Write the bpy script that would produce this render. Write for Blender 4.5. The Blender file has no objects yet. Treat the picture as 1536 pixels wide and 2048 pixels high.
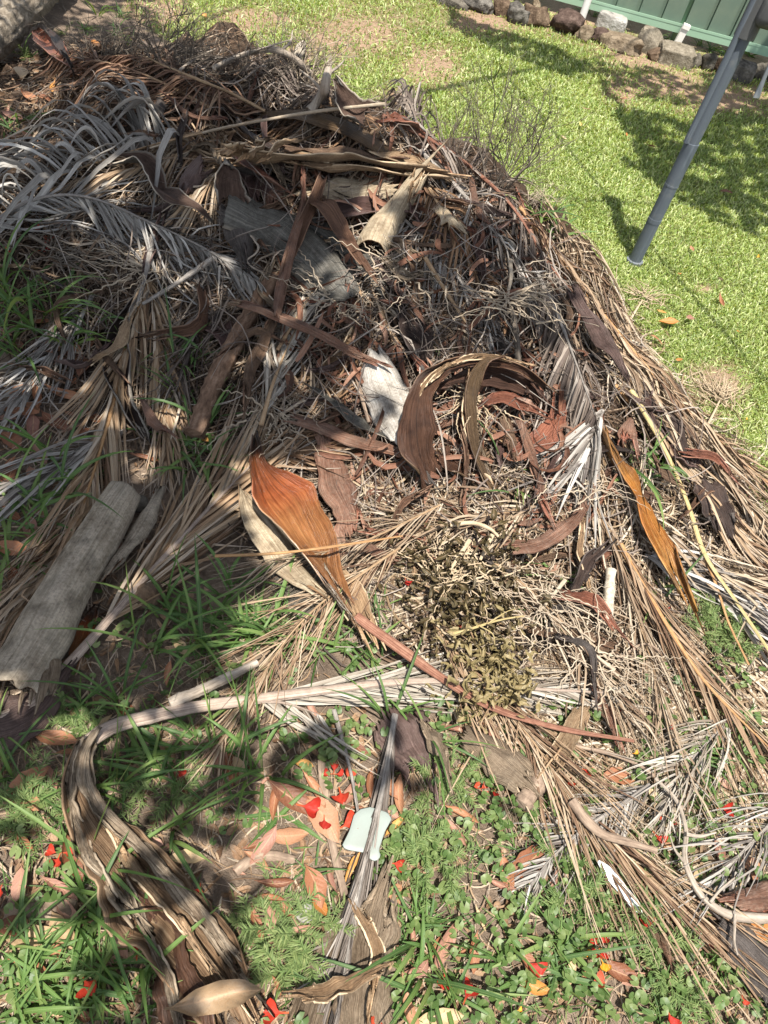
import bpy, math
import numpy as np
from math import radians, sin, cos, pi
from mathutils import Vector, Matrix

rng = np.random.default_rng(11)
S = bpy.context.scene
COL = S.collection

# ---------------------------------------------------------------- camera
F, CAMH = 1400.0, 1.6
PITCH, ROLL = radians(49.3), radians(15.0)
CX, CY = 768.0, 1024.0
FWD = np.array([0, cos(PITCH), -sin(PITCH)])
UPV = np.array([0, sin(PITCH), cos(PITCH)])
RGT = np.array([1.0, 0, 0])
CAM = np.array([0, 0, CAMH])
cd = bpy.data.cameras.new('camera'); cam = bpy.data.objects.new('camera', cd); COL.objects.link(cam)
cd.sensor_fit = 'VERTICAL'; cd.sensor_height = 36.0; cd.lens = F / 2048 * 36.0
cd.clip_start = 0.02; cd.clip_end = 500
ex = cos(ROLL) * RGT + sin(ROLL) * UPV
eu = -sin(ROLL) * RGT + cos(ROLL) * UPV
cam.matrix_world = Matrix(((ex[0], eu[0], -FWD[0], 0), (ex[1], eu[1], -FWD[1], 0), (ex[2], eu[2], -FWD[2], CAMH), (0, 0, 0, 1)))
S.camera = cam
# ---------------------------------------------------------------- light
SUN_TO = np.array([0.05, -0.30, 1.0]); SUN_TO /= np.linalg.norm(SUN_TO)
W_ = bpy.data.worlds.new('World'); S.world = W_; W_.use_nodes = True
nt = W_.node_tree; bg = nt.nodes['Background']; sky = nt.nodes.new('ShaderNodeTexSky')
sky.sky_type = 'NISHITA'; sky.sun_disc = False
sky.sun_elevation = math.asin(SUN_TO[2]); sky.sun_rotation = math.atan2(SUN_TO[0], SUN_TO[1])
hs = nt.nodes.new('ShaderNodeHueSaturation'); hs.inputs['Saturation'].default_value = 0.5   # sky colour desaturated so the shade turns less blue
nt.links.new(sky.outputs[0], hs.inputs['Color']); nt.links.new(hs.outputs[0], bg.inputs[0]); bg.inputs[1].default_value = 0.115
ld = bpy.data.lights.new('sun', 'SUN'); ld.energy = 5.0; ld.angle = radians(0.5); ld.color = (1.0, 0.95, 0.87)
lo = bpy.data.objects.new('sun', ld); COL.objects.link(lo)
lo.rotation_euler = Vector(-SUN_TO).to_track_quat('-Z', 'Y').to_euler()
S.view_settings.view_transform = 'Standard'; S.view_settings.look = 'None'
S.view_settings.exposure = 1.14; S.view_settings.gamma = 1.0; S.view_settings.use_curve_mapping = False
S.cycles.max_bounces = 6; S.cycles.transparent_max_bounces = 4

# ---------------------------------------------------------------- terrain helpers
PILE = [(-0.62, 2.85, 0.85, 0.62, 0.40), (-0.15, 2.35, 0.60, 0.50, 0.17), (0.25, 2.55, 0.42, 0.5, 0.12),
        (0.35, 1.75, 0.42, 0.38, 0.09), (-1.5, 3.2, 0.6, 0.6, 0.19), (-1.25, 3.75, 0.55, 0.28, 0.15), (0.75, 1.85, 0.35, 0.3, 0.06)]
def H(x, y):
    x = np.asarray(x, float); y = np.asarray(y, float)
    h = np.zeros(np.broadcast(x, y).shape)
    for cx, cy, sx, sy, a in PILE:
        h = h + a * np.exp(-0.5 * (((x - cx) / sx) ** 2 + ((y - cy) / sy) ** 2))
    m = np.clip((2.24 - (.836 * x + .549 * y)) / .34, 0, 1)          # the pile ends in a straight edge against the lawn
    h = np.maximum(h - 0.05, 0) * m * m * (3 - 2 * m)
    h = h * (1 + 0.16 * np.sin(7.1 * x + 1.3) * np.sin(6.3 * y + 0.4) + 0.12 * np.sin(15 * x + 2 * np.sin(5 * y)) * np.sin(13 * y + 1))
    return h
def ray(px, py):
    dx = np.asarray(px, float) - CX; dy = np.asarray(py, float) - CY
    a = dx * cos(ROLL) + dy * sin(ROLL); b = dx * sin(ROLL) - dy * cos(ROLL)
    d = a[..., None] * RGT + b[..., None] * UPV + F * FWD
    return d / np.linalg.norm(d, axis=-1, keepdims=True)
def onpile(px, py, dz=0.0):
    """pixels -> points where the sight line meets the pile / ground (raised by dz)"""
    px = np.atleast_1d(np.asarray(px, float)); py = np.atleast_1d(np.asarray(py, float))
    dz = np.broadcast_to(np.asarray(dz, float), px.shape)
    d = ray(px, py); out = np.zeros((len(px), 3))
    for i0 in range(0, len(px), 4000):
        dd = d[i0:i0 + 4000]; z0 = dz[i0:i0 + 4000]
        zs = np.linspace(1.1, -0.0, 420)
        t = (CAMH - z0[:, None] - zs[None]) / (-dd[:, 2:3])
        X = t * dd[:, 0:1]; Y = t * dd[:, 1:2]
        g = zs[None] - H(X, Y)
        hit = g <= 1e-9
        k = np.argmax(hit, axis=1); k[~hit.any(axis=1)] = len(zs) - 1
        k = np.maximum(k, 1); r = np.arange(len(dd))
        g0, g1 = g[r, k - 1], g[r, k]
        f = np.clip(g0 / np.maximum(g0 - g1, 1e-9), 0, 1)
        tt = t[r, k - 1] * (1 - f) + t[r, k] * f
        out[i0:i0 + 4000] = CAM + tt[:, None] * dd
    return out
def proj(P):
    q = np.asarray(P) - CAM
    zc = np.maximum(q @ FWD, 0.05); a = F * (q @ RGT) / zc; b = F * (q @ UPV) / zc
    return CX + a * cos(ROLL) + b * sin(ROLL), CY + a * sin(ROLL) - b * cos(ROLL), q @ FWD
def inpoly(px, py, poly):
    px = np.asarray(px); py = np.asarray(py); c = np.zeros(px.shape, bool); n = len(poly)
    for i in range(n):
        x1, y1 = poly[i]; x2, y2 = poly[(i + 1) % n]
        cond = ((y1 > py) != (y2 > py)) & (px < (x2 - x1) * (py - y1) / ((y2 - y1) if y2 != y1 else 1e-9) + x1)
        c ^= cond
    return c
def nrm(v):
    return v / np.maximum(np.linalg.norm(v, axis=-1, keepdims=True), 1e-9)
def resample(P, n):
    P = np.asarray(P, float)
    if len(P) == 2: P = np.array([P[0], P[0] * .5 + P[1] * .5, P[1]])
    Q = np.vstack([2 * P[0] - P[1], P, 2 * P[-1] - P[-2]]); out = []
    for i in range(1, len(Q) - 2):
        p0, p1, p2, p3 = Q[i - 1], Q[i], Q[i + 1], Q[i + 2]
        for t in np.linspace(0, 1, 24, endpoint=False):
            out.append(0.5 * ((2 * p1) + (-p0 + p2) * t + (2 * p0 - 5 * p1 + 4 * p2 - p3) * t * t + (-p0 + 3 * p1 - 3 * p2 + p3) * t ** 3))
    out.append(Q[-2]); out = np.array(out)
    s = np.r_[0, np.cumsum(np.linalg.norm(np.diff(out, axis=0), axis=1))]
    u = np.linspace(0, s[-1], n)
    return np.stack([np.interp(u, s, out[:, k]) for k in range(3)], 1)
def trace(pts, n=40, dz=0.0):
    a = [(p[0], p[1], (p[2] if len(p) > 2 else dz)) for p in pts]
    a = np.array(a, float)
    return resample(onpile(a[:, 0], a[:, 1], a[:, 2]), n)
def vnoise(n, k, r=rng):
    """smooth 1-D noise, n samples, about k bumps"""
    k = max(2, int(k)); return np.interp(np.linspace(0, k, n), np.arange(k + 1), r.normal(0, 1, k + 1))

# ---------------------------------------------------------------- mesh helpers
class G:
    def __init__(s): s.V, s.Q, s.A, s.n = [], [], [], 0
    def add(s, V, Q, A):
        s.V.append(V.reshape(-1, 3)); s.Q.append(Q.reshape(-1, 4) + s.n); s.A.append(A.reshape(-1, 4)); s.n += len(s.V[-1]); return s
    def mesh(s, name, smooth=True):
        V = np.vstack(s.V).astype(np.float32); Q = np.vstack(s.Q).astype(np.int32); A = np.vstack(s.A).astype(np.float32)
        me = bpy.data.meshes.new(name); me.vertices.add(len(V)); me.vertices.foreach_set('co', V.ravel())
        me.loops.add(Q.size); me.loops.foreach_set('vertex_index', Q.ravel()); me.polygons.add(len(Q))
        me.polygons.foreach_set('loop_start', np.arange(0, Q.size, 4, dtype=np.int32))
        me.polygons.foreach_set('use_smooth', np.full(len(Q), smooth))
        at = me.attributes.new('uvr', 'FLOAT_COLOR', 'POINT'); at.data.foreach_set('color', A.ravel())
        me.update(calc_edges=True); me.validate(); return me
def grid_quads(ns, nc, base=0, closed=False):
    i = np.arange(ns - 1)[:, None]; j = np.arange(nc if closed else nc - 1)[None]
    j2 = (j + 1) % nc
    return np.stack([i * nc + j, i * nc + j2, (i + 1) * nc + j2, (i + 1) * nc + j], -1).reshape(-1, 4) + base
def ribbons(g, P, Wd, roll, fold, rnd, alpha=0.0):
    """N ribbons of S stations: P (N,S,3), Wd (N,S), roll (N,S) about the tangent"""
    N, Sn, _ = P.shape
    T = nrm(np.gradient(P, axis=1)); up = np.array([0, 0, 1.0])
    B = np.cross(T, up); B[np.linalg.norm(B, axis=-1) < 1e-4] = (1, 0, 0); B = nrm(B); Nn = np.cross(B, T)
    c, s = np.cos(roll)[..., None], np.sin(roll)[..., None]
    B2 = c * B + s * Nn; N2 = -s * B + c * Nn
    w = Wd[..., None] * 0.5
    V = np.stack([P - B2 * w, P - N2 * w * fold, P + B2 * w], 2)
    q = grid_quads(Sn, 3); Q = (q[None] + (np.arange(N) * Sn * 3)[:, None, None]).reshape(-1, 4)
    A = np.zeros((N, Sn, 3, 4)); A[..., 0] = np.array([0, .5, 1]); A[..., 1] = np.linspace(0, 1, Sn)[None, :, None]
    A[..., 2] = np.asarray(rnd)[:, None, None]; A[..., 3] = alpha
    g.add(V, Q, A)
def tube(g, P, r, n=8, flat=1.0, rnd=0.5, rough=0.0, cap=True):
    P = np.asarray(P, float); Sn = len(P); r = np.broadcast_to(np.asarray(r, float), (Sn,))
    T = nrm(np.gradient(P, axis=0)); up = np.array([0, 0, 1.0])
    B = np.cross(T, up); bad = np.linalg.norm(B, axis=1) < 0.05; B[bad] = np.cross(T[bad], np.array([1.0, 0, 0])); B = nrm(B)
    for k in range(1, Sn):
        if B[k] @ B[k - 1] < 0: B[k] *= -1
    Nn = np.cross(B, T)
    th = np.linspace(0, 2 * pi, n, endpoint=False)
    R = r[:, None] * (1 + rough * rng.normal(0, 1, (Sn, n)) + rough * 1.5 * rng.normal(0, 1, (1, n)))
    V = P[:, None] + R[..., None] * (np.cos(th)[None, :, None] * B[:, None] + flat * np.sin(th)[None, :, None] * Nn[:, None])
    Q = grid_quads(Sn, n, closed=True); A = np.zeros((Sn, n, 4)); A[..., 0] = (th / (2 * pi))[None]; A[..., 1] = np.linspace(0, 1, Sn)[:, None]; A[..., 2] = rnd
    V = V.reshape(-1, 3); A = A.reshape(-1, 4)
    if cap:
        m = len(V); V = np.vstack([V, V[:n], V[(Sn - 1) * n:Sn * n], P[:1] - T[:1] * r[0] * .2, P[-1:] + T[-1:] * r[-1] * .2]); A = np.vstack([A, A[:n], A[(Sn - 1) * n:Sn * n], [[.5, 0, rnd, 1], [.5, 1, rnd, 1]]])
        cq = []
        for j in range(0, n, 2):
            cq.append([m + 2 * n, m + (j + 2) % n, m + (j + 1) % n, m + j]); o = m + n; cq.append([m + 2 * n + 1, o + j, o + (j + 1) % n, o + (j + 2) % n])
        Q = np.vstack([Q, cq])
    g.add(V, Q, A)
def lerpk(k, t):
    if np.isscalar(k): return np.full(len(t), float(k))
    return np.interp(t, [a for a, _ in k], [b for _, b in k])
def sheath_geo(g, P, w, curl, roll=0.0, thick=0.004, fray=(0.02, 0.03), M=25, wob=0.006, sgn=1, rnd=0.5, edge=0.04, org=1.0):
    """curved plate along P: w arc width, curl half angle (rad), sgn=+1 edges lift, -1 edges drop. alpha: 0 outside, 1 inside"""
    N = len(P); t = np.linspace(0, 1, N); w = lerpk(w, t); c = np.maximum(lerpk(curl, t), 0.03); ro = np.radians(lerpk(roll, t)); sg = lerpk(sgn, t)
    c = np.maximum(c * (1 + .16 * org * vnoise(N, 4)), .03)
    T = nrm(np.gradient(P, axis=0)); up = np.array([0, 0, 1.0]); B = np.cross(T, up); B[np.linalg.norm(B, axis=1) < .05] = (1, 0, 0); B = nrm(B); Nn = np.cross(B, T)
    for k in range(1, N):
        if B[k] @ B[k - 1] < 0: B[k] *= -1; Nn[k] *= -1
    B2 = np.cos(ro)[:, None] * B + np.sin(ro)[:, None] * Nn; N2 = -np.sin(ro)[:, None] * B + np.cos(ro)[:, None] * Nn
    u = np.linspace(-1, 1, M); wl = w * (1 + edge * (vnoise(N, N / 5) + .6 * vnoise(N, N / 2))); wr = w * (1 + edge * (vnoise(N, N / 5) + .6 * vnoise(N, N / 2)))
    ww = np.where(u[None] < 0, wl[:, None], wr[:, None])
    th = u[None] * c[:, None]; R = ww / (2 * c[:, None])
    V = P[:, None] + (R * np.sin(th))[..., None] * B2[:, None] + (sg[:, None] * R * (1 - np.cos(th)))[..., None] * N2[:, None]
    wb = np.stack([vnoise(N, N / 7) for _ in range(4)]); ub = np.linspace(0, 3, M)
    wobm = np.stack([np.interp(ub, range(4), wb[:, k]) for k in range(N)])
    pl = np.interp(np.linspace(0, 11, M), range(12), rng.normal(0, 1, 12)); pl2 = np.interp(np.linspace(0, 11, M), range(12), rng.normal(0, 1, 12))
    pleat = pl[None] * (1 - t)[:, None] + pl2[None] * t[:, None]
    V = V + (wob * wobm + .22 * org * wob * pleat + .05 * org * wob * rng.normal(0, 1, (N, M)))[..., None] * N2[:, None]
    for end, fr in ((0, fray[0]), (1, fray[1])):
        fall = np.clip((t - 0.75) / .25, 0, 1) if end else np.clip((.25 - t) / .25, 0, 1)
        j = rng.normal(0, .5, M) * fr + vnoise(M, 5) * fr
        V = V + (fall[:, None] * j[None])[..., None] * T[:, None]
    nn = nrm(np.cross(np.gradient(V, axis=0), np.gradient(V, axis=1)))
    flip = np.sign((nn * N2[:, None]).sum(-1).mean()) or 1
    nn = nn * flip                                           # points along +N2
    V2 = V - nn * thick
    A = np.zeros((N, M, 4)); A[..., 0] = (u[None] + 1) / 2; A[..., 1] = t[:, None]; A[..., 2] = rnd
    A1, A2 = A.copy(), A.copy(); A1[..., 3] = (sg > 0)[:, None]; A2[..., 3] = (sg <= 0)[:, None]
    q = grid_quads(N, M); q2 = q[:, ::-1] + N * M; idx = np.arange(N * M).reshape(N, M); o = N * M; sd = []
    for k in range(N - 1):
        for a, b in ((idx[k, 0], idx[k + 1, 0]), (idx[k + 1, -1], idx[k, -1])): sd.append([a, b, b + o, a + o])
    for k in range(M - 1):
        for a, b in ((idx[0, k + 1], idx[0, k]), (idx[-1, k], idx[-1, k + 1])): sd.append([a, b, b + o, a + o])
    g.add(np.vstack([V.reshape(-1, 3), V2.reshape(-1, 3)]), np.vstack([q, q2, np.array(sd)]), np.vstack([A1.reshape(-1, 4), A2.reshape(-1, 4)]))

# ---------------------------------------------------------------- object helpers
def tag(o, label=None, cat=None, group=None, kind=None):
    if label: o['label'] = label
    if cat: o['category'] = cat
    if group: o['group'] = group
    if kind: o['kind'] = kind
    return o
def link(name, me, mat, parent=None):
    o = bpy.data.objects.new(name, me); COL.objects.link(o)
    if mat and not me.materials: me.materials.append(mat)
    if parent: o.parent = parent
    return o
def obj(name, g, mat, parent=None, origin=None, smooth=True):
    if origin is not None:
        for i in range(len(g.V)): g.V[i] = g.V[i] - np.asarray(origin)
    o = link(name, g.mesh(name, smooth), mat, parent)
    if origin is not None: o.location = origin
    return o
def empty(name, loc, label, cat, group=None):
    o = bpy.data.objects.new(name, None); COL.objects.link(o); o.location = loc; o.empty_display_size = 0.05
    return tag(o, label, cat, group)
def part(name, g, mat, root):
    L = np.array(root.location)
    for i in range(len(g.V)): g.V[i] = g.V[i] - L
    return link(name, g.mesh(name), mat, root)

# ---------------------------------------------------------------- materials
class M:
    """tiny node-graph helper"""
    def __init__(s, name):
        s.m = bpy.data.materials.new(name); s.m.use_nodes = True; s.t = s.m.node_tree; s.t.nodes.clear()
        s.out = s.t.nodes.new('ShaderNodeOutputMaterial')
    def n(s, typ, **kw):
        x = s.t.nodes.new(typ)
        for k, v in kw.items(): setattr(x, k, v)
        return x
    def l(s, a, b): s.t.links.new(a, b)
    def set(s, sock, v):
        if hasattr(v, 'is_linked') or hasattr(v, 'links'): s.l(v, sock)
        else: sock.default_value = v
    def attr(s):
        a = s.n('ShaderNodeAttribute', attribute_name='uvr'); sp = s.n('ShaderNodeSeparateColor'); s.l(a.outputs['Color'], sp.inputs[0])
        return sp.outputs[0], sp.outputs[1], sp.outputs[2], a.outputs['Alpha']
    def math(s, op, a, b=0.0, clamp=False):
        x = s.n('ShaderNodeMath', operation=op, use_clamp=clamp); s.set(x.inputs[0], a); s.set(x.inputs[1], b); return x.outputs[0]
    def comb(s, a, b, c):
        x = s.n('ShaderNodeCombineXYZ'); s.set(x.inputs[0], a); s.set(x.inputs[1], b); s.set(x.inputs[2], c); return x.outputs[0]
    def noise(s, scale, detail=4, vec=None, rough=0.6):
        x = s.n('ShaderNodeTexNoise'); x.inputs['Scale'].default_value = scale; x.inputs['Detail'].default_value = detail; x.inputs['Roughness'].default_value = rough
        if vec is None:
            tc = s.n('ShaderNodeTexCoord'); vec = tc.outputs['Object']
        s.l(vec, x.inputs['Vector']); return x.outputs['Fac']
    def ramp(s, fac, stops, interp='LINEAR'):
        x = s.n('ShaderNodeValToRGB'); x.color_ramp.interpolation = interp; e = x.color_ramp.elements
        while len(e) < len(stops): e.new(0.5)
        for k, (p, c) in enumerate(stops):
            e[k].position = p; e[k].color = (*c, 1) if len(c) == 3 else c
        s.l(fac, x.inputs[0]); return x.outputs[0]
    def mix(s, f, a, b, blend='MIX'):
        x = s.n('ShaderNodeMix', data_type='RGBA', blend_type=blend); s.set(x.inputs[0], f)
        for sock, v in ((x.inputs[6], a), (x.inputs[7], b)):
            if isinstance(v, tuple): sock.default_value = (*v, 1) if len(v) == 3 else v
            else: s.l(v, sock)
        return x.outputs[2]
    def bump(s, h, strength=0.5, dist=0.003):
        x = s.n('ShaderNodeBump'); x.inputs['Strength'].default_value = strength; x.inputs['Distance'].default_value = dist; s.l(h, x.inputs['Height']); return x.outputs[0]
    def done(s, col, rough=0.7, normal=None, spec=0.3, transl=0.0, metal=0.0, tcol=None):
        p = s.n('ShaderNodeBsdfPrincipled')
        if isinstance(col, tuple): p.inputs['Base Color'].default_value = (*col, 1)
        else: s.l(col, p.inputs['Base Color'])
        s.set(p.inputs['Roughness'], rough); p.inputs['Specular IOR Level'].default_value = spec; p.inputs['Metallic'].default_value = metal
        if normal is not None: s.l(normal, p.inputs['Normal'])
        if transl > 0:
            t = s.n('ShaderNodeBsdfTranslucent'); c = tcol if tcol is not None else col
            if isinstance(c, tuple): t.inputs[0].default_value = (*c, 1)
            else: s.l(c, t.inputs[0])
            mx = s.n('ShaderNodeMixShader'); mx.inputs[0].default_value = transl; s.l(p.outputs[0], mx.inputs[1]); s.l(t.outputs[0], mx.inputs[2]); s.l(mx.outputs[0], s.out.inputs[0])
        else: s.l(p.outputs[0], s.out.inputs[0])
        return s.m
def rnd_stops(cols):
    return [((i + .5) / len(cols), c) for i, c in enumerate(cols)]
def leaflet_mat(name, cols, tip=None, transl=0.15, rough=0.65, spec=0.25):
    m = M(name); u, v, r, a = m.attr()
    vec = m.comb(m.math('MULTIPLY', u, 3.0), m.math('MULTIPLY', v, 5.0), m.math('MULTIPLY', r, 91.0))
    n = m.noise(2.2, 4, vec)
    f = m.math('ADD', m.math('MULTIPLY', r, 0.75), m.math('MULTIPLY', m.math('SUBTRACT', n, 0.38), 0.8), clamp=True)
    c = m.ramp(f, rnd_stops(cols))
    if tip:
        tf = m.math('MULTIPLY', m.math('SUBTRACT', m.math('ADD', v, m.math('MULTIPLY', n, 0.6)), 0.95), 2.5, clamp=True); c = m.mix(tf, c, tip)
    st = m.noise(1.0, 3, m.comb(m.math('MULTIPLY', u, 14.0), m.math('MULTIPLY', v, 2.0), m.math('MULTIPLY', r, 33.0)))
    c = m.mix(0.55, c, m.ramp(st, [(.3, (.35, .33, .3)), (.68, (1, 1, 1))]), 'MULTIPLY')
    return m.done(c, rough, m.bump(st, 0.5, 0.002), spec, transl)
def sheath_mat(name, out, inn, blot=None, blot_amt=0.5, stripes=26.0, sc=0.6, rough=0.55, spec=0.35, edge=None, vgrad=None):
    """out / inn: lists of stripe colours for the outside and the inside of a leaf base"""
    m = M(name); u, v, r, a = m.attr()
    vec = m.comb(m.math('MULTIPLY', u, stripes), m.math('MULTIPLY', v, 2.2), m.math('MULTIPLY', r, 57.0))
    st = m.noise(1.0, 5, vec, .65)
    st2 = m.noise(1.0, 2, m.comb(m.math('MULTIPLY', u, stripes * 3.2), m.math('MULTIPLY', v, 1.5), r))
    f = m.math('ADD', m.math('MULTIPLY', m.math('SUBTRACT', st, 0.5), 1.5), 0.5, clamp=True)
    co = m.ramp(f, rnd_stops(out)); ci = m.ramp(f, rnd_stops(inn))
    if blot:
        b = m.noise(16.0, 6); bf = m.math('MULTIPLY', m.math('SUBTRACT', b, 0.47), 5.0, clamp=True); co = m.mix(m.math('MULTIPLY', bf, blot_amt), co, blot)
        b2 = m.noise(150.0, 3); co = m.mix(m.math('MULTIPLY', m.math('SUBTRACT', b2, .45, ), 2.6, clamp=True), co, m.mix(0.75, co, blot))
    c = m.mix(a, co, ci)
    c = m.mix(0.6, c, m.ramp(st2, [(.32, (.5, .47, .43)), (.62, (1, 1, 1))]), 'MULTIPLY')
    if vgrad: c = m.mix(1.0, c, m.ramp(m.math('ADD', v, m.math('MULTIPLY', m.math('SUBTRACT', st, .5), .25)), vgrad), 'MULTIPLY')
    if edge:
        ef = m.math('MULTIPLY', m.math('SUBTRACT', m.math('ABSOLUTE', m.math('SUBTRACT', u, 0.5)), 0.44), 14.0, clamp=True); c = m.mix(ef, c, edge)
    ck = m.noise(1.0, 4, m.comb(m.math('MULTIPLY', u, stripes * 1.4), m.math('MULTIPLY', v, 5.0), m.math('ADD', r, 7.0)), .7)
    c = m.mix(m.math('MULTIPLY', m.math('SUBTRACT', .36, ck), 9.0, clamp=True), c, (.03, .02, .015))
    bl = m.noise(9.0, 6, None, .7); c = m.mix(1.0, c, m.ramp(bl, [(.32, (.42, .38, .34)), (.52, (.9, .88, .85)), (.7, (1.12, 1.1, 1.06))]), 'MULTIPLY')
    h = m.math('ADD', m.math('ADD', st, m.math('MULTIPLY', st2, 0.9)), m.math('MULTIPLY', bl, .6))
    return m.done(c, rough, m.bump(h, min(1, sc * 1.3), 0.006), spec, 0.05)
def wood_mat(name, cols, scale=20.0, stretch=0.12, rough=0.85, bump=0.6, cut=None):
    m = M(name); u, v, r, a = m.attr()
    n = m.noise(1.0, 6, m.comb(m.math('MULTIPLY', u, scale), m.math('MULTIPLY', v, scale * stretch * 4), m.math('MULTIPLY', r, 40.0)), .65)
    n2 = m.noise(60.0, 4)
    f = m.math('ADD', m.math('MULTIPLY', m.math('SUBTRACT', n, .5), 1.4), m.math('ADD', .25, m.math('MULTIPLY', n2, .5)), clamp=True)
    c = m.ramp(f, rnd_stops(cols))
    if cut: c = m.mix(a, c, cut)
    return m.done(c, rough, m.bump(m.math('ADD', n, n2), bump, 0.004), 0.2)

MAT = {}
MAT['straw'] = leaflet_mat('dry straw leaflets', [(.12, .072, .045), (.27, .19, .125), (.42, .33, .23), (.54, .46, .36)], (.40, .33, .25))
MAT['tan'] = leaflet_mat('tan dry leaflets', [(.17, .10, .06), (.33, .22, .13), (.44, .33, .22), (.50, .42, .33)], (.40, .34, .28))
MAT['brown'] = leaflet_mat('brown dry leaflets', [(.09, .05, .03), (.19, .11, .06), (.30, .18, .10), (.36, .25, .16)], (.24, .18, .13))
MAT['grey'] = leaflet_mat('weathered grey leaflets', [(.12, .10, .09), (.28, .25, .22), (.42, .39, .35), (.52, .50, .47)], (.30, .28, .26))
MAT['silver'] = leaflet_mat('bleached silver leaflets', [(.12, .108, .095), (.28, .26, .235), (.43, .405, .37), (.54, .52, .48)], (.42, .40, .38))
MAT['white'] = leaflet_mat('bleached white leaflets', [(.18, .14, .105), (.34, .295, .24), (.46, .42, .36), (.54, .51, .46)], (.40, .35, .29))
MAT['dark'] = leaflet_mat('dark mouldy leaflets', [(.04, .03, .028), (.10, .075, .06), (.20, .16, .13), (.33, .28, .24)], (.15, .12, .10))
MAT['orange'] = leaflet_mat('orange straw leaflets', [(.11, .06, .036), (.26, .165, .10), (.40, .29, .19), (.52, .43, .315)], (.46, .37, .25))
MAT['streak'] = leaflet_mat('black and grey streaked fibres', [(.025, .02, .018), (.10, .08, .065), (.26, .22, .19), (.46, .42, .37)], None)
MAT['redbrown'] = leaflet_mat('reddish brown leaflets', [(.07, .038, .026), (.17, .095, .06), (.28, .165, .105), (.38, .27, .18)], (.22, .15, .1))
MAT['hang'] = leaflet_mat('grey brown hanging leaflets', [(.06, .045, .038), (.15, .115, .095), (.28, .23, .19), (.42, .37, .32)], (.2, .16, .13))
MAT['olive'] = leaflet_mat('olive drying leaflets', [(.10, .10, .04), (.18, .17, .07), (.27, .23, .12), (.36, .30, .18)], (.30, .25, .16))
MAT['litter'] = leaflet_mat('mixed dry litter', [(.03, .02, .015), (.085, .055, .035), (.17, .11, .07), (.30, .22, .15), (.40, .34, .27)], None)
MAT['rustlit'] = leaflet_mat('rusty torn leaflets', [(.05, .025, .015), (.14, .06, .035), (.24, .115, .07), (.33, .20, .14)], None)
MAT['litterpale'] = leaflet_mat('pale dry litter', [(.12, .075, .045), (.25, .17, .10), (.40, .31, .20), (.52, .43, .32), (.60, .54, .45)], None)
MAT['rach_tan'] = wood_mat('tan leaf stalk', [(.16, .09, .05), (.30, .20, .115), (.44, .33, .215)], 21.6, .03, .75, .9)
MAT['rach_orange'] = wood_mat('orange leaf stalk', [(.17, .085, .035), (.34, .19, .085), (.46, .30, .16)], 21.6, .03, .75, .9)
MAT['rach_red'] = wood_mat('red brown leaf stalk', [(.07, .03, .02), (.19, .085, .055), (.34, .20, .135)], 21.6, .03, .75, .9)
MAT['rach_grey'] = wood_mat('grey leaf stalk', [(.07, .058, .05), (.22, .195, .17), (.42, .385, .345)], 24, .03, .75, .9)
MAT['rach_yellow'] = wood_mat('yellow leaf stalk', [(.22, .14, .05), (.38, .30, .14), (.48, .43, .27)], 16.8, .03, .75, .9)
MAT['rach_pink'] = wood_mat('pinkish grey leaf stalk', [(.13, .09, .07), (.31, .24, .19), (.47, .39, .32)], 28.8, .03, .75, .9)
MAT['sh_grey'] = sheath_mat('grey weathered leaf base', [(.19, .165, .13), (.30, .265, .215), (.39, .35, .29)], [(.10, .05, .03), (.24, .12, .06)], (.13, .115, .095), .5, 40, .6, .8, .15)
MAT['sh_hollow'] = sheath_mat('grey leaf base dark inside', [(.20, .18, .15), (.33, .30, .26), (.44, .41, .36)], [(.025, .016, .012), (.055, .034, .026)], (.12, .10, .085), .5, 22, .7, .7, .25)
MAT['sh_slate'] = sheath_mat('slate grey leaf base', [(.085, .085, .078), (.16, .155, .14), (.28, .265, .24)], [(.07, .045, .035), (.14, .09, .07)], (.06, .058, .05), .5, 30, .7, .75, .2, (.35, .31, .26))
MAT['sh_dark'] = sheath_mat('dark mouldy leaf base', [(.035, .03, .028), (.07, .06, .055), (.13, .11, .10)], [(.03, .02, .018), (.07, .045, .035)], (.12, .10, .09), .3, 24, .6, .6, .3)
MAT['sh_purple'] = sheath_mat('purple brown leaf base', [(.07, .045, .04), (.14, .09, .08), (.21, .15, .13)], [(.06, .03, .025), (.13, .075, .065)], (.10, .07, .06), .4, 34, .7, .55, .35)
MAT['sh_ribbed'] = sheath_mat('ribbed brown leaf base', [(.05, .032, .02), (.155, .098, .052), (.30, .20, .105)], [(.055, .026, .016), (.11, .052, .03), (.17, .085, .05)], (.09, .055, .03), .5, 60, 1.0, .5, .4)
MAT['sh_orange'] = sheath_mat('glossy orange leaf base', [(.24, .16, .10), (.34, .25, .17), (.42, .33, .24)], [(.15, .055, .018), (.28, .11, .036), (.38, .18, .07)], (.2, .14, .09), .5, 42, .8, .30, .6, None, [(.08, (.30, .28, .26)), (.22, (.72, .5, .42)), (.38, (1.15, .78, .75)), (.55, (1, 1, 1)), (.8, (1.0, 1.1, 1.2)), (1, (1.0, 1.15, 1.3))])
MAT['sh_yellow'] = sheath_mat('bright orange yellow leaf base', [(.26, .10, .02), (.40, .17, .03), (.50, .28, .08)], [(.24, .075, .015), (.42, .16, .025), (.52, .29, .08)], (.22, .09, .03), .7, 26, .9, .5, .35, None, [(.1, (.55, .65, .9)), (.4, (1, 1, 1)), (.75, (.85, .8, .8)), (1, (1.1, 1.4, 2.0))])
MAT['sh_cream'] = sheath_mat('cream leaf base', [(.36, .29, .20), (.50, .42, .30), (.58, .51, .39)], [(.22, .12, .06), (.36, .22, .12)], (.26, .18, .11), .45, 30, .6, .6, .3)
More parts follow.
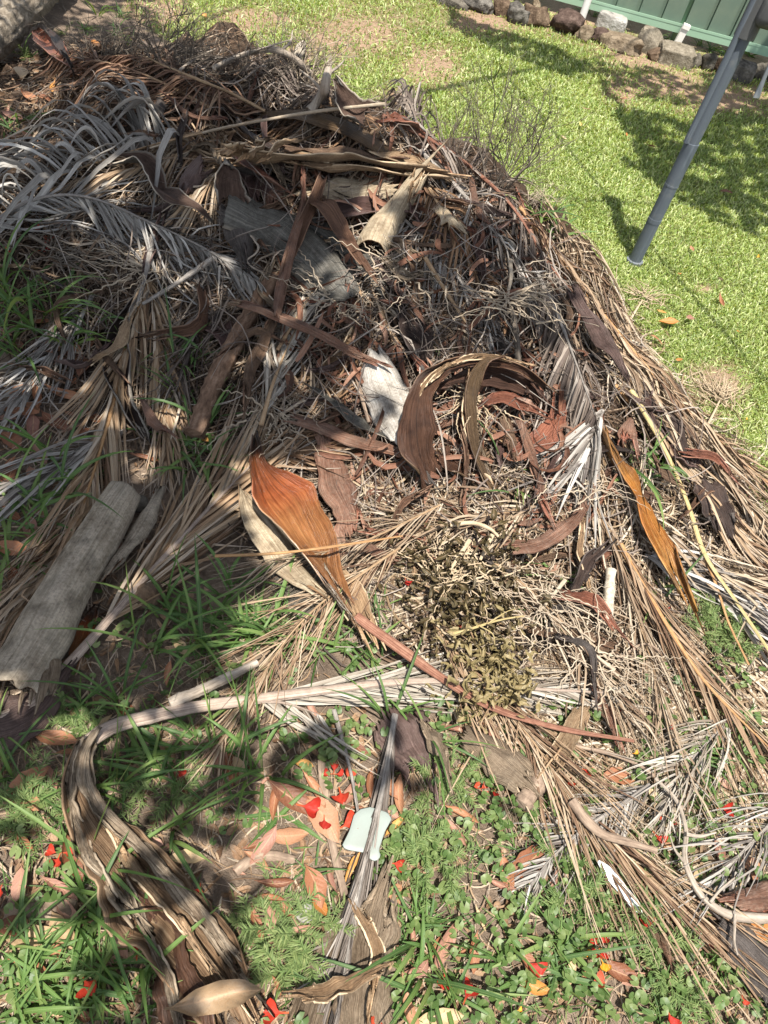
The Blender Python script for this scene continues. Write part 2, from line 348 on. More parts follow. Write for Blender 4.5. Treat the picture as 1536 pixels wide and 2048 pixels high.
MAT['sh_white'] = sheath_mat('bleached white leaf base', [(.34, .31, .27), (.52, .50, .46), (.64, .62, .59)], [(.5, .48, .45), (.64, .62, .6)], (.16, .13, .11), .55, 22, .5, .65, .3)
MAT['sh_torn'] = sheath_mat('torn tan leaf base', [(.24, .15, .085), (.44, .31, .19), (.56, .43, .29)], [(.22, .12, .065), (.40, .26, .15), (.52, .38, .24)], (.20, .11, .06), .3, 36, .8, .6, .3, (.56, .44, .3))
MAT['sh_brown'] = sheath_mat('brown leaf base', [(.10, .06, .04), (.20, .125, .08), (.31, .21, .14)], [(.10, .05, .03), (.20, .11, .07)], (.07, .045, .03), .45, 30, .7, .6, .3)
MAT['sh_rust'] = sheath_mat('rusty red leaf base', [(.12, .055, .035), (.23, .115, .075), (.36, .21, .145)], [(.15, .05, .03), (.27, .10, .06), (.35, .165, .11)], (.30, .22, .17), .35, 26, .7, .5, .4)
MAT['sh_split'] = sheath_mat('split brown grey leaf base', [(.20, .165, .13), (.36, .31, .25), (.50, .45, .38)], [(.09, .05, .028), (.19, .11, .06), (.34, .22, .13)], (.16, .12, .09), .4, 30, 1.0, .75, .2, (.50, .46, .40))
MAT['sh_rim'] = sheath_mat('weathered cream grey rim', [(.15, .115, .08), (.31, .25, .185), (.48, .415, .33)], [(.15, .115, .08), (.31, .25, .185), (.48, .415, .33)], (.13, .09, .06), .6, 14, 1.0, .85, .15)
MAT['sh_loop_shade'] = sheath_mat('shade toned loop strip', [(.035, .018, .013), (.08, .04, .027), (.13, .07, .048)], [(.035, .018, .013), (.08, .04, .027), (.13, .07, .048)], (.05, .03, .02), .5, 40, 1.0, .6, .3)  # rear band of the curled loop, its shadow put into the colour
MAT['sh_fibre'] = sheath_mat('fibrous brown leaf base inside', [(.10, .06, .035), (.23, .145, .085), (.40, .30, .20)], [(.10, .06, .035), (.23, .145, .085), (.40, .30, .20)], (.22, .16, .11), .4, 48, 1.0, .8, .2)
MAT['sh_pale'] = sheath_mat('pale ribbed leaf base', [(.15, .11, .075), (.29, .225, .16), (.42, .345, .26)], [(.15, .11, .075), (.29, .225, .16), (.42, .345, .26)], (.18, .13, .09), .3, 40, .9, .75, .2)
MAT['bark'] = wood_mat('rotting bark', [(.06, .035, .022), (.14, .085, .055), (.24, .16, .11)], 14, .2, .95, 1.0)
MAT['logbark'] = wood_mat('grey log bark', [(.05, .04, .03), (.17, .14, .105), (.36, .31, .25)], 16, .5, .95, 1.0, (.3, .24, .17))
MAT['deadwood'] = wood_mat('pale dead wood', [(.12, .095, .07), (.27, .225, .18), (.40, .35, .29)], 8, .05, .85, .5)
MAT['mottled'] = wood_mat('mottled pale stick', [(.14, .11, .08), (.36, .31, .24), (.50, .46, .39)], 8, .4, .85, .5)
MAT['brownwood'] = wood_mat('brown dead wood', [(.08, .055, .04), (.20, .145, .105), (.34, .26, .19)], 8, .08, .85, .5)
MAT['darktwig'] = wood_mat('dark twig', [(.045, .035, .028), (.11, .09, .07), (.22, .19, .15)], 6, .05, .85, .4)
MAT['wiry'] = wood_mat('grey wiry stalks', [(.16, .12, .085), (.32, .26, .19), (.50, .43, .33)], 5, .05, .8, .3)
MAT['wirypale'] = wood_mat('pale wiry stalks', [(.20, .14, .085), (.36, .28, .185), (.48, .40, .29)], 5, .05, .8, .3)
MAT['trunk'] = wood_mat('tree trunk bark', [(.08, .07, .06), (.2, .17, .14), (.3, .27, .23)], 9, .3, .95, .8)
def grass_mat(name, cols, transl=0.35, rough=0.5, spec=0.3):
    m = M(name); u, v, r, a = m.attr(); oi = m.n('ShaderNodeObjectInfo').outputs['Random']
    n = m.noise(1.3, 2)
    f = m.math('ADD', m.math('MULTIPLY', r, 0.6), m.math('MULTIPLY', n, 0.4), clamp=True)
    c = m.ramp(f, rnd_stops(cols))
    c = m.mix(m.math('MULTIPLY', oi, 0.35), c, m.mix(1.0, c, (.8, 1.0, .9), 'MULTIPLY'))
    mid = m.math('MULTIPLY', m.math('SUBTRACT', .09, m.math('ABSOLUTE', m.math('SUBTRACT', u, .5))), 8.0, clamp=True)
    c = m.mix(m.math('MULTIPLY', mid, .5), c, (.30, .36, .16))
    st = m.noise(1.0, 2, m.comb(m.math('MULTIPLY', u, 9.0), v, r))
    return m.done(c, rough, m.bump(st, .3, .001), spec, transl, tcol=m.mix(1.0, c, (1.5, 1.35, .6), 'MULTIPLY'))
MAT['lawn'] = grass_mat('lawn grass', [(.26, .20, .11), (.12, .19, .035), (.235, .305, .07), (.39, .44, .15), (.60, .58, .36)], .35, .4, .45)
MAT['grass'] = grass_mat('long green grass', [(.05, .095, .03), (.075, .14, .038), (.115, .19, .05), (.20, .25, .08)], .35)
MAT['weed'] = grass_mat('feathery weed', [(.09, .14, .045), (.15, .205, .07), (.26, .30, .12)], .35, .6)
MAT['clover'] = grass_mat('round leaf ground cover', [(.06, .105, .028), (.095, .15, .042), (.17, .21, .075)], .35, .45, .35)
MAT['crown'] = grass_mat('tree leaves', [(.04, .09, .02), (.06, .12, .03)], .12)
def leaf_mat(name, cols):
    m = M(name); u, v, r, a = m.attr(); oi = m.n('ShaderNodeObjectInfo').outputs['Random']
    tc = m.n('ShaderNodeTexCoord').outputs['Object']
    n = m.noise(34.0, 5, tc)
    f = m.math('ADD', m.math('MULTIPLY', oi, 0.7), m.math('MULTIPLY', m.math('SUBTRACT', n, .35), 0.8), clamp=True)
    c = m.ramp(f, rnd_stops(cols))
    mid = m.math('MULTIPLY', m.math('SUBTRACT', .05, m.math('ABSOLUTE', m.math('SUBTRACT', u, .5))), 22.0, clamp=True)
    c = m.mix(m.math('MULTIPLY', mid, .65), c, (.40, .25, .14))
    vein = m.n('ShaderNodeTexWave', wave_type='BANDS', bands_direction='Y'); vein.inputs['Scale'].default_value = 1.0
    vv = m.comb(0.0, m.math('ADD', m.math('MULTIPLY', v, 2.3), m.math('MULTIPLY', m.math('ABSOLUTE', m.math('SUBTRACT', u, .5)), -1.2)), 0.0)
    m.l(vv, vein.inputs['Vector'])
    c = m.mix(m.math('MULTIPLY', m.math('SUBTRACT', n, .52), 5.0, clamp=True), c, m.mix(.45, c, (.05, .03, .02)))
    return m.done(c, .5, m.bump(m.math('ADD', n, m.math('MULTIPLY', vein.outputs['Fac'], .35)), .35, .003), .35, .12)
MAT['leaf_brown'] = leaf_mat('dead brown leaf', [(.13, .05, .025), (.24, .095, .045), (.31, .14, .07), (.35, .19, .11)])
MAT['leaf_pink'] = leaf_mat('dead pinkish leaf', [(.21, .10, .07), (.31, .16, .11), (.38, .22, .16)])
MAT['leaf_orange'] = leaf_mat('dead orange leaf', [(.33, .13, .03), (.45, .20, .05), (.50, .27, .08)])
MAT['leaf_tan'] = leaf_mat('dead tan leaf', [(.30, .20, .11), (.41, .29, .16), (.46, .34, .2)])
MAT['leaf_big'] = leaf_mat('dull tan leaf', [(.15, .09, .05), (.24, .155, .085), (.32, .23, .14)])
MAT['leaf_yellow'] = leaf_mat('fallen yellow leaf', [(.55, .44, .14), (.62, .52, .24)])
def petal_mat(name, cols):
    m = M(name); u, v, r, a = m.attr(); oi = m.n('ShaderNodeObjectInfo').outputs['Random']; n = m.noise(70, 3)
    c = m.ramp(m.math('ADD', m.math('MULTIPLY', oi, .6), m.math('MULTIPLY', n, .4)), rnd_stops(cols))
    st = m.noise(1.0, 3, m.comb(m.math('MULTIPLY', u, 10.0), m.math('MULTIPLY', v, 3.0), r))
    c = m.mix(m.math('SUBTRACT', .45, v, clamp=True), c, (.65, .25, .08)); b_ = m.noise(26, 5); c = m.mix(m.math('MULTIPLY', m.math('SUBTRACT', b_, .56), 4.0, clamp=True), c, (.22, .05, .025))
    return m.done(c, .55, m.bump(st, .6, .002), .25, .3)
MAT['petal'] = petal_mat('red petal', [(.24, .014, .01), (.38, .026, .015), (.46, .045, .022), (.50, .10, .045)])
MAT['petal_y'] = petal_mat('orange yellow petal', [(.70, .28, .02), (.75, .38, .04)])

# ---------------------------------------------------------------- ground (structure)
LAWN = [(240, -400), (3200, -1400), (3600, 3000), (2700, 3000), (1950, 1750), (1640, 1200), (1470, 960), (1350, 830), (1230, 680), (1110, 520), (980, 360), (860, 300), (640, 210), (480, 140), (330, 80), (250, 20)]
def lawn_w(x, y):
    px, py, zc = proj(np.stack([x, y, np.zeros_like(x)], -1)); return inpoly(px, py, LAWN)
SANDY = [(300, 20, 130, 60), (700, 70, 160, 70), (860, 130, 90, 60), (500, 40, 140, 40), (960, 40, 90, 30), (1330, 170, 100, 40), (800, 200, 60, 40), (1440, 200, 120, 40), (1290, 110, 90, 40), (1440, 770, 60, 50), (1410, 575, 25, 12), (1150, 40, 60, 30), (600, 110, 60, 30), (1250, 180, 60, 40)]
def sandy(px, py):
    s = np.zeros_like(px)
    for cx, cy, a, b in SANDY: s = np.maximum(s, np.exp(-(((px - cx) / a) ** 2 + ((py - cy) / b) ** 2)))
    return s
def build_ground():
    xs = np.r_[-60, -20, -8, np.linspace(-4, 6, 221), 9, 20, 60]; ys = np.r_[-60, -20, -4, np.linspace(-1, 9, 221), 12, 25, 80]
    X, Y = np.meshgrid(xs, ys); N, Mm = X.shape
    px, py, zc = proj(np.stack([X, Y, np.zeros_like(X)], -1))
    lw = inpoly(px, py, LAWN) & (zc > .1); sd = sandy(px, py)
    bed = (Y > 6.55)
    Z = 0.006 * np.sin(9 * X + 3 * np.sin(4 * Y)) * np.sin(8 * Y) * ((X > -4) & (X < 6) & (Y > -1) & (Y < 9)) - 0.008
    A = np.zeros((N, Mm, 4)); A[..., 0] = lw; A[..., 1] = np.where(lw, sd, 0); A[..., 2] = bed; A[..., 3] = 1
    g = G(); g.add(np.stack([X, Y, Z], -1), grid_quads(N, Mm), A)
    m = M('soil'); u, v, r, a = m.attr()
    n1 = m.noise(7, 6); n2 = m.noise(60, 6, None, .7); n3 = m.noise(260, 3)
    soil = m.ramp(m.math('ADD', m.math('MULTIPLY', n1, .5), m.math('MULTIPLY', n2, .5)), [(.32, (.075, .056, .042)), (.5, (.18, .135, .10)), (.66, (.32, .245, .185))])
    sand = m.ramp(n2, [(.3, (.20, .13, .085)), (.6, (.36, .25, .17)), (.75, (.44, .33, .24))])
    turf = m.ramp(n2, [(.3, (.06, .085, .02)), (.6, (.16, .17, .06)), (.8, (.27, .23, .11))])
    c = m.mix(u, soil, turf); c = m.mix(m.math('MULTIPLY', m.math('ADD', v, m.math('SUBTRACT', n1, .5)), 1.2, clamp=True), c, sand); c = m.mix(m.math('MULTIPLY', r, .6), c, sand)
    o = obj('ground', g, m.done(c, .95, m.bump(m.math('ADD', n2, n3), .9, .012), .1)); o['kind'] = 'structure'
build_ground()

# ---------------------------------------------------------------- lawn (stuff)
def blades(g, base, L, Wd, az, e0, e1, Sn=4, rnd=None, roll=0.35, fold=0.25):
    N = len(base); s = np.linspace(0, 1, Sn)[None]
    el = e0[:, None] + (e1 - e0)[:, None] * s
    step = (L / (Sn - 1))[:, None]
    dxy = np.cos(el) * step; dz = np.sin(el) * step
    dxy = np.concatenate([np.zeros((N, 1)), dxy[:, :-1]], 1).cumsum(1); dz = np.concatenate([np.zeros((N, 1)), dz[:, :-1]], 1).cumsum(1)
    P = np.stack([base[:, 0:1] + np.cos(az)[:, None] * dxy, base[:, 1:2] + np.sin(az)[:, None] * dxy, base[:, 2:3] + dz], -1)
    w = Wd[:, None] * np.interp(np.linspace(0, 1, Sn), [0, .3, .7, 1], [.7, 1, .75, .08])[None]
    ro = rng.normal(0, roll, (N, 1)) + rng.normal(0, .25, (N, 1)) * s
    ribbons(g, P, w, ro, fold, rng.random(N) if rnd is None else rnd)
def build_lawn():
    pts = []
    for _ in range(150):
        n = 24000; x = rng.uniform(-3.3, 5.6, n); y = rng.uniform(.1, 7.3, n)
        px, py, zc = proj(np.stack([x, y, np.zeros(n)], -1))
        ok = (zc > .3) & (px > -250) & (px < 2900) & (py > -250) & (py < 2700) & inpoly(px, py, LAWN) & (H(x, y) < .06)
        x, y, px, py = x[ok], y[ok], px[ok], py[ok]
        d = np.hypot(x, y)
        patch = 0.5 + 0.5 * np.sin(3.1 * x + 1.7 * np.sin(2.3 * y)) * np.sin(2.7 * y + 1.1 * x)
        patch2 = np.sin(9 * x + 2 * np.sin(7 * y)) * np.sin(8 * y + 3 * x)
        dens = np.clip(3.0 / d, .2, 1) ** 1.3 * (1 - .86 * np.clip(sandy(px, py) * 1.2, 0, 1)) * (.75 + .25 * patch) * np.where((y > 6.0), .45, 1) * (.85 + .15 * patch2)
        k = rng.random(len(x)) < dens * .74 * np.where((px > 1750) | (py > 1400), .6, 1)
        pts.append(np.stack([x[k], y[k], np.full(k.sum(), -.006)], 1))
    B = np.vstack(pts); N = len(B); d = np.hypot(B[:, 0], B[:, 1])
    g = G(); sc = np.clip(d / 3.2, .9, 1.7)
    L = rng.uniform(.014, .034, N) * sc ** .5; wd = rng.uniform(.0028, .0052, N) * sc
    az = rng.uniform(0, 2 * pi, N); e0 = rng.uniform(.15, 1.5, N); e1 = e0 - rng.uniform(.3, 1.8, N)
    clump = (np.sin(5 * B[:, 0] + 2 * np.sin(3 * B[:, 1])) * np.sin(6 * B[:, 1]) + 1) / 2
    px, py, zc = proj(B); r = np.clip(rng.normal(.52, .30, N) + .22 * (clump - .5) - .18 * sandy(px, py), 0, 1)
    dead = rng.random(N) < .17; r = np.where(dead, rng.choice([0.02, .98], N), r)
    blades(g, B, L, wd, az, e0, e1, 4, r)
    print('lawn blades', N)
    tag(obj('lawn_grass', g, MAT['lawn']), 'short bright green lawn grass with thin sandy patches', 'grass', None, 'stuff')
build_lawn()

# ---------------------------------------------------------------- litter mound (stuff)
def build_mound():
    xs = np.linspace(-3.2, 2.0, 130); ys = np.linspace(.7, 5.0, 110); X, Y = np.meshgrid(xs, ys); Z = H(X, Y) + .012 * rng.normal(0, 1, X.shape) * (H(X, Y) > .01)
    Z = np.where(H(X, Y) < .004, -.03, Z - .012)
    g = G(); A = np.zeros(X.shape + (4,)); A[..., 2] = .5; g.add(np.stack([X, Y, Z], -1), grid_quads(*X.shape), A)
    m = M('core litter with gap shade'); n = m.noise(40, 7, None, .75); c = m.ramp(n, [(.3, (.018, .012, .009)), (.5, (.06, .04, .027)), (.7, (.15, .10, .07))])  # litter core, near-black tone also paints the dark gaps between fronds
    tag(obj('core_litter', g, m.done(c, .95, m.bump(n, 1.0, .02), .1)), 'dark core litter with gap shade under the palm fronds', 'litter', None, 'stuff')
build_mound()
def strips(name, label, poly_list, mat, L=(.12, .45), wd=(.003, .011), lift=.07, curve=.9, minlift=.004):
    px, py = [], []
    for poly, n in poly_list:
        P = np.array(poly); a = rng.uniform(P[:, 0].min(), P[:, 0].max(), n * 4); b = rng.uniform(P[:, 1].min(), P[:, 1].max(), n * 4)
        k = np.where(inpoly(a, b, poly))[0][:n]; px.append(a[k]); py.append(b[k])
    px = np.concatenate(px); py = np.concatenate(py); N = len(px)
    C = onpile(px, py, 0); Sn = 7; s = np.linspace(-.5, .5, Sn)[None]
    Ln = rng.uniform(*L, N)[:, None]; az = rng.uniform(0, 2 * pi, N)[:, None] + s * rng.normal(0, curve, N)[:, None] * 1.2
    dx = np.cos(az) * Ln / (Sn - 1); dy = np.sin(az) * Ln / (Sn - 1)
    X = C[:, 0:1] + dx.cumsum(1) - dx.sum(1, keepdims=True) / 2; Y = C[:, 1:2] + dy.cumsum(1) - dy.sum(1, keepdims=True) / 2
    z0 = rng.random(N)[:, None] ** 2 * lift + minlift
    hc = H(X, Y); sm = hc.copy()
    for _ in range(2): sm[:, 1:-1] = (sm[:, :-2] + 2 * sm[:, 1:-1] + sm[:, 2:]) / 4
    Z = np.maximum(sm, hc) + z0 * (hc.clip(0, .1) / .1 * .8 + .2) + .3 * z0 * s * rng.normal(0, 1, N)[:, None]
    Z = np.maximum(Z, hc + .003)
    w = rng.uniform(*wd, N)[:, None] * np.interp(np.linspace(0, 1, Sn), [0, .2, .8, 1], [.5, 1, .8, .2])[None]
    g = G(); ribbons(g, np.stack([X, Y, Z], -1), w, rng.normal(0, .6, (N, 1)) + rng.normal(0, .5, (N, 1)) * s, .5, rng.random(N))
    tag(obj(name, g, mat), label, 'litter', None, 'stuff')
PILEPX = [(0, 330), (180, 130), (330, 110), (640, 200), (790, 230), (960, 340), (1100, 480), (1240, 640), (1400, 840), (1536, 980), (1536, 1300), (1300, 1430), (1000, 1400), (780, 1300), (640, 1200), (480, 1000), (380, 860), (260, 900), (0, 760)]
strips('dry_palm_litter', 'tangle of loose dry palm leaflets filling the pile', [(PILEPX, 3300), ([(560, 330), (900, 330), (1120, 560), (1180, 800), (960, 760), (700, 700), (520, 560)], 1000), ([(0, 440), (300, 420), (560, 560), (500, 900), (300, 640), (0, 640)], 600)], MAT['litter'], (.10, .38), (.0025, .009), .04)
strips('pale_straw_litter', 'pale sunlit straw strewn over the right side of the pile', [([(700, 900), (1000, 880), (1200, 900), (1536, 1050), (1536, 1500), (1350, 1450), (1100, 1420), (900, 1330), (720, 1180)], 1900), ([(880, 1400), (1250, 1380), (1536, 1400), (1536, 1950), (1350, 1800), (1150, 1600), (950, 1480)], 900), ([(1080, 420), (1200, 540), (1330, 720), (1536, 930), (1536, 1060), (1350, 900), (1200, 740)], 700)], MAT['litterpale'], (.08, .32), (.0025, .008), .045, 1.2)
strips('fine_dry_strands', 'fine curly dry strands and split leaflets draped over the pile', [(PILEPX, 1300), ([(760, 420), (1130, 560), (1200, 900), (1000, 1050), (760, 980), (640, 800)], 500), ([(480, 980), (760, 1000), (760, 1250), (560, 1280)], 110)], MAT['hang'], (.10, .38), (.0014, .0055), .10, 1.2, .012)
strips('rusty_leaf_scraps', 'rusty brown torn leaflets and husk scraps in the middle of the pile', [([(600, 330), (900, 330), (1130, 560), (1200, 950), (1000, 960), (720, 1000), (560, 820), (520, 560)], 480), ([(640, 840), (1200, 880), (1280, 1160), (900, 1120), (700, 1080)], 110)], MAT['rustlit'], (.05, .22), (.006, .022), .09, 1.5, .01)
strips('ground_chaff', 'small brown bits of dry grass and bark on the soil', [([(-500, 700), (280, 900), (420, 1200), (800, 1450), (1536, 1350), (2000, 1750), (2500, 2700), (-600, 2600)], 9500), ([(0, 100), (260, 60), (330, 120), (150, 200), (0, 330)], 700), ([(300, -20), (900, -20), (900, 120), (640, 180), (320, 90)], 700)], MAT['tan'], (.015, .11), (.0015, .005), .02, 1.0, .002)
strips('soil_crumbs', 'flat leaf fragments and bark flakes on the soil', [([(-500, 700), (280, 900), (420, 1200), (800, 1450), (1536, 1350), (2000, 1750), (2500, 2700), (-600, 2600)], 3200), ([(0, 100), (260, 60), (330, 120), (150, 200), (0, 330)], 500)], MAT['brown'], (.012, .05), (.006, .018), .015, .6, .003)

# ---------------------------------------------------------------- fence, rocks, pole, log
def box_geo(g, c, s, rnd=.5, bev=0.0):
    c = np.array(c, float); h = np.array(s, float) / 2
    corner = np.array([[x, y, z] for z in (-1, 1) for x, y in ((-1, -1), (1, -1), (1, 1), (-1, 1))], float)
    V = c + corner * h
    Q = np.array([[0, 3, 2, 1], [4, 5, 6, 7], [0, 1, 5, 4], [1, 2, 6, 5], [2, 3, 7, 6], [3, 0, 4, 7]])
    A = np.zeros((8, 4)); A[:, 0] = (corner[:, 0] + 1) / 2; A[:, 1] = (corner[:, 2] + 1) / 2; A[:, 2] = rnd
    g.add(V, Q, A)
def paint(name, col, rough=.45, dirt=(.2, .17, .13), amt=.25):
    m = M(name); n = m.noise(9, 5); n2 = m.noise(70, 3)
    c = m.mix(m.math('MULTIPLY', m.math('SUBTRACT', n, .42), amt * 5, clamp=True), col, m.mix(.3, col, dirt))
    return m.done(c, m.math('ADD', rough, m.math('MULTIPLY', n2, .2)), m.bump(n2, .08, .002), .4)
FY = 7.38
f = empty('fence', (1.5, FY, 0), 'green corrugated metal fence behind the rock border', 'fence')
x0, x1 = -1.6, 6.0; prof = []; xx = x0
while xx < x1:
    prof += [(xx, 0), (xx + .15, 0), (xx + .153, .034), (xx + .186, .034), (xx + .189, 0)]; xx += .2
prof = np.array(prof); z = np.array([.13, .6, 1.1, 1.55])
V = np.stack([np.repeat(prof[None, :, 0], 4, 0), FY + np.repeat(prof[None, :, 1], 4, 0), np.repeat(z[:, None], len(prof), 1)], -1)
g = G(); A = np.zeros(V.shape[:2] + (4,)); A[..., 0] = prof[None, :, 0]; g.add(V, grid_quads(4, len(prof)), A)
o = part('panel', g, paint('fence green', (.105, .145, .11), .4, (.28, .30, .2), .3), f)
for p_ in o.data.polygons: p_.use_smooth = False
g = G(); box_geo(g, ((x0 + x1) / 2, FY - .012, .105), (x1 - x0, .07, .052)); box_geo(g, ((x0 + x1) / 2, FY - .045, .137), (x1 - x0, .008, .018))
o = part('bottom_rail', g, paint('fence rail mint', (.24, .37, .265), .45, (.3, .3, .22), .25), f)
for p_ in o.data.polygons: p_.use_smooth = False
g = G(); box_geo(g, ((x0 + x1) / 2, FY - .012, 1.57), (x1 - x0, .07, .06)); part('top_rail', g, paint('fence top mint', (.33, .52, .37)), f)
for xp in (-1.0, 1.36, 3.72):
    g = G(); box_geo(g, (xp, FY + .04, .78), (.06, .05, 1.6)); part('post', g, paint('fence post', (.17, .27, .18)), f)

def rock_mat(name, cols, scale=14.):
    m = M(name); n = m.noise(scale, 8, None, .7); n2 = m.noise(scale * 5, 4)
    vo = m.n('ShaderNodeTexVoronoi', feature='DISTANCE_TO_EDGE'); vo.inputs['Scale'].default_value = scale * .5
    c = m.ramp(m.math('ADD', m.math('MULTIPLY', n, .8), m.math('MULTIPLY', n2, .2)), [(.32, cols[0]), (.5, cols[1]), (.66, cols[2])])
    return m.done(c, .92, m.bump(m.math('ADD', n, m.math('MULTIPLY', n2, .6)), 1.0, .02), .15)
RM = {'grey': rock_mat('grey rock', [(.03, .027, .024), (.11, .10, .087), (.24, .22, .19)]), 'brown': rock_mat('brown rock', [(.03, .02, .014), (.11, .075, .05), (.22, .16, .11)]),
      'red': rock_mat('dark reddish rock', [(.025, .016, .013), (.075, .05, .04), (.16, .115, .095)]), 'tan': rock_mat('tan rock', [(.06, .044, .028), (.17, .13, .088), (.31, .25, .18)]),
      'dark': rock_mat('dark rock', [(.03, .026, .02), (.085, .075, .06), (.17, .15, .12)]), 'concrete': rock_mat('concrete block', [(.10, .085, .06), (.21, .18, .135), (.31, .27, .21)], 22.), 'white': rock_mat('pale slab', [(.2, .185, .165), (.30, .285, .26), (.38, .37, .34)], 8.)}
def rock(x0, y0, x1, y1, kind, label, shape='round', name='rock', cat='rock', zbase=-.02, depth=1.0, sq=2.6):
    """pixel box -> rock standing on the ground with that outline"""
    b = onpile((x0 + x1) / 2, y1, 0)[0]; dist = np.linalg.norm(b - CAM); w = (x1 - x0) / F * dist * 1.0
    hgt = (y1 - y0) / F * dist * (.62 if shape != 'flat' else .4)
    n = 26; th = np.linspace(0, 2 * pi, 2 * n, endpoint=False); ph = np.linspace(-pi / 2, pi / 2, n); TH, PH = np.meshgrid(th, ph)
    e = {'round': .85, 'flat': .6, 'block': .35}[shape]
    sp = lambda v, p: np.sign(v) * np.abs(v) ** p
    D = np.stack([sp(np.cos(PH), e) * sp(np.cos(TH), e), sp(np.cos(PH), e) * sp(np.sin(TH), e), sp(np.sin(PH), e)], -1)
    r = 1 + 0 * TH; q = np.stack([np.cos(PH) * np.cos(TH), np.cos(PH) * np.sin(TH), np.sin(PH)], -1)
    for k in range(9):
        v = rng.normal(0, 1, 3) * (1.2 + k * .7); r = r + (.12 if shape != 'block' else .04) / (1 + .3 * k) * np.sin(q @ v + rng.uniform(0, 6))
    r = r + rng.normal(0, .022, r.shape)
    for k in range(6 if shape != 'block' else 1):                       # broken facets
        v = nrm(rng.normal(0, 1, 3)); dmax = .72; dd = (D * r[..., None]) @ v; r = np.where(dd > dmax, r * dmax / np.maximum(dd, 1e-3), r)
    V = D * r[..., None] * np.array([w / 2, w / 2 * depth * .8, hgt / 2 + .03]); a = rng.normal(-.12, .08); R = np.array([[cos(a), -sin(a), 0], [sin(a), cos(a), 0], [0, 0, 1]])
    V = V @ R.T
    c = b + np.array([0, w / 2 * .7 * depth, hgt / 2 + zbase])
    A = np.zeros(V.shape[:2] + (4,)); A[..., 2] = .5
    g = G(); g.add(V, grid_quads(n, 2 * n, closed=True), A)
    o = link(name, g.mesh(name), RM[kind]); o.location = c; tag(o, label, cat, 'rocks edging the garden bed'); return o
ROCKS = [
 (868, -6, 926, 14, 'dark', 'dark rock at the left end of the visible border', 'round'),
 (922, -12, 985, 24, 'grey', 'large grey rock second from the left end of the border', 'round'),
 (982, -8, 1021, 31, 'brown', 'brown rock leaning between two grey rocks in the border', 'round'),
 (1009, 9, 1047, 46, 'grey', 'small grey rock right of the leaning brown rock', 'round'),
 (1040, 15, 1094, 54, 'brown', 'dark brown wedge shaped rock beside a creeping green plant', 'round'),
 (1063, 0, 1079, 16, 'tan', 'small tan stone behind the brown wedge shaped rock', 'round'),
 (1100, 20, 1157, 69, 'red', 'round dark reddish rock in front of the broken white pipe', 'round'),
 (1152, 54, 1182, 83, 'tan', 'small tan rock right of the round reddish rock', 'round'),
 (1177, 54, 1209, 85, 'red', 'small dark broken rock beside the flat pale slab', 'round'),
 (1206, 56, 1279, 104, 'tan', 'long flat tan rock tilted on the lawn edge', 'flat'),
 (1275, 62, 1312, 106, 'concrete', 'upright square block right of the long flat rock', 'block'),
 (1296, 98, 1322, 120, 'brown', 'small brown rock at the foot of the square block', 'round'),
 (1320, 99, 1378, 132, 'concrete', 'rectangular brown brick lying in the border', 'block'),
 (1375, 110, 1402, 134, 'dark', 'small dark rock right of the rectangular brick', 'round'),
 (1400, 110, 1428, 142, 'dark', 'rough dark rock left of the clothesline pole', 'round'),
 (1426, 116, 1462, 150, 'brown', 'brown rock half hidden behind the clothesline pole', 'round'),
 (1458, 126, 1498, 162, 'grey', 'grey rock just right of the clothesline pole', 'block'),
 (1508, 134, 1560, 164, 'dark', 'dark rock in deep shade at the right end of the border', 'round'),
]
for r in ROCKS: rock(*r)
tag(rock(1196, 34, 1243, 62, 'white', 'flat white slab lying under the fence rail', 'block', 'slab', 'slab'), None)
# broken pipe and white stake
b = onpile(1159, 50)[0]; g = G(); n = 12; th = np.linspace(0, 2 * pi, n, endpoint=False); zz = np.linspace(-.02, .26, 8)
V = np.stack([np.repeat((.03 * np.cos(th))[None], 8, 0) + .02 * zz[:, None], np.repeat((.03 * np.sin(th))[None], 8, 0), np.repeat(zz[:, None], n, 1)], -1); V[-1, :, 2] += .035 * np.sin(th * 2 + .6) + rng.normal(0, .012, n)
A = np.zeros((8, n, 4)); g.add(V, grid_quads(8, n, closed=True), A); Vi = V * np.array([.86, .86, 1]); g.add(Vi, grid_quads(8, n, closed=True)[:, ::-1], A)
o = link('pipe', g.mesh('pipe'), paint('white plastic', (.66, .65, .62), .4, (.3, .25, .2), .3)); o.location = b; tag(o, 'broken white plastic pipe standing behind the round reddish rock', 'pipe')
b = onpile(1349, 96)[0]; g = G(); box_geo(g, (0, 0, .06), (.055, .03, .24)); box_geo(g, (0, -.018, .16), (.062, .01, .03)); o = link('stake', g.mesh('stake', False), paint('white timber', (.62, .6, .56), .7, (.3, .25, .2), .4)); o.location = b; o.rotation_euler = (0, .12, .1)
tag(o, 'short white stake under the fence rail above the brick', 'stake')

def metal(name, col, rough=.45):
    m = M(name); n = m.noise(14, 6); n2 = m.noise(110, 3); tc = m.n('ShaderNodeTexCoord').outputs['Object']; mp = m.n('ShaderNodeMapping'); mp.inputs['Scale'].default_value = (60, 60, 3); m.l(tc, mp.inputs[0]); sc = m.noise(1.0, 4, mp.outputs[0])
    c = m.mix(m.math('MULTIPLY', m.math('SUBTRACT', sc, .56), 5, clamp=True), col, tuple(min(1, x * 1.5 + .02) for x in col)); c = m.mix(m.math('MULTIPLY', m.math('SUBTRACT', n, .56), 3, clamp=True), c, (.2, .2, .19))
    return m.done(c, m.math('ADD', rough, m.math('MULTIPLY', n, .2)), m.bump(n2, .12, .002), .5, 0, .25)
PB = onpile(1268, 524)[0]; PB[2] = 0
pole = empty('clothesline', PB, 'grey steel rotary clothesline pole standing on the lawn', 'clothesline')
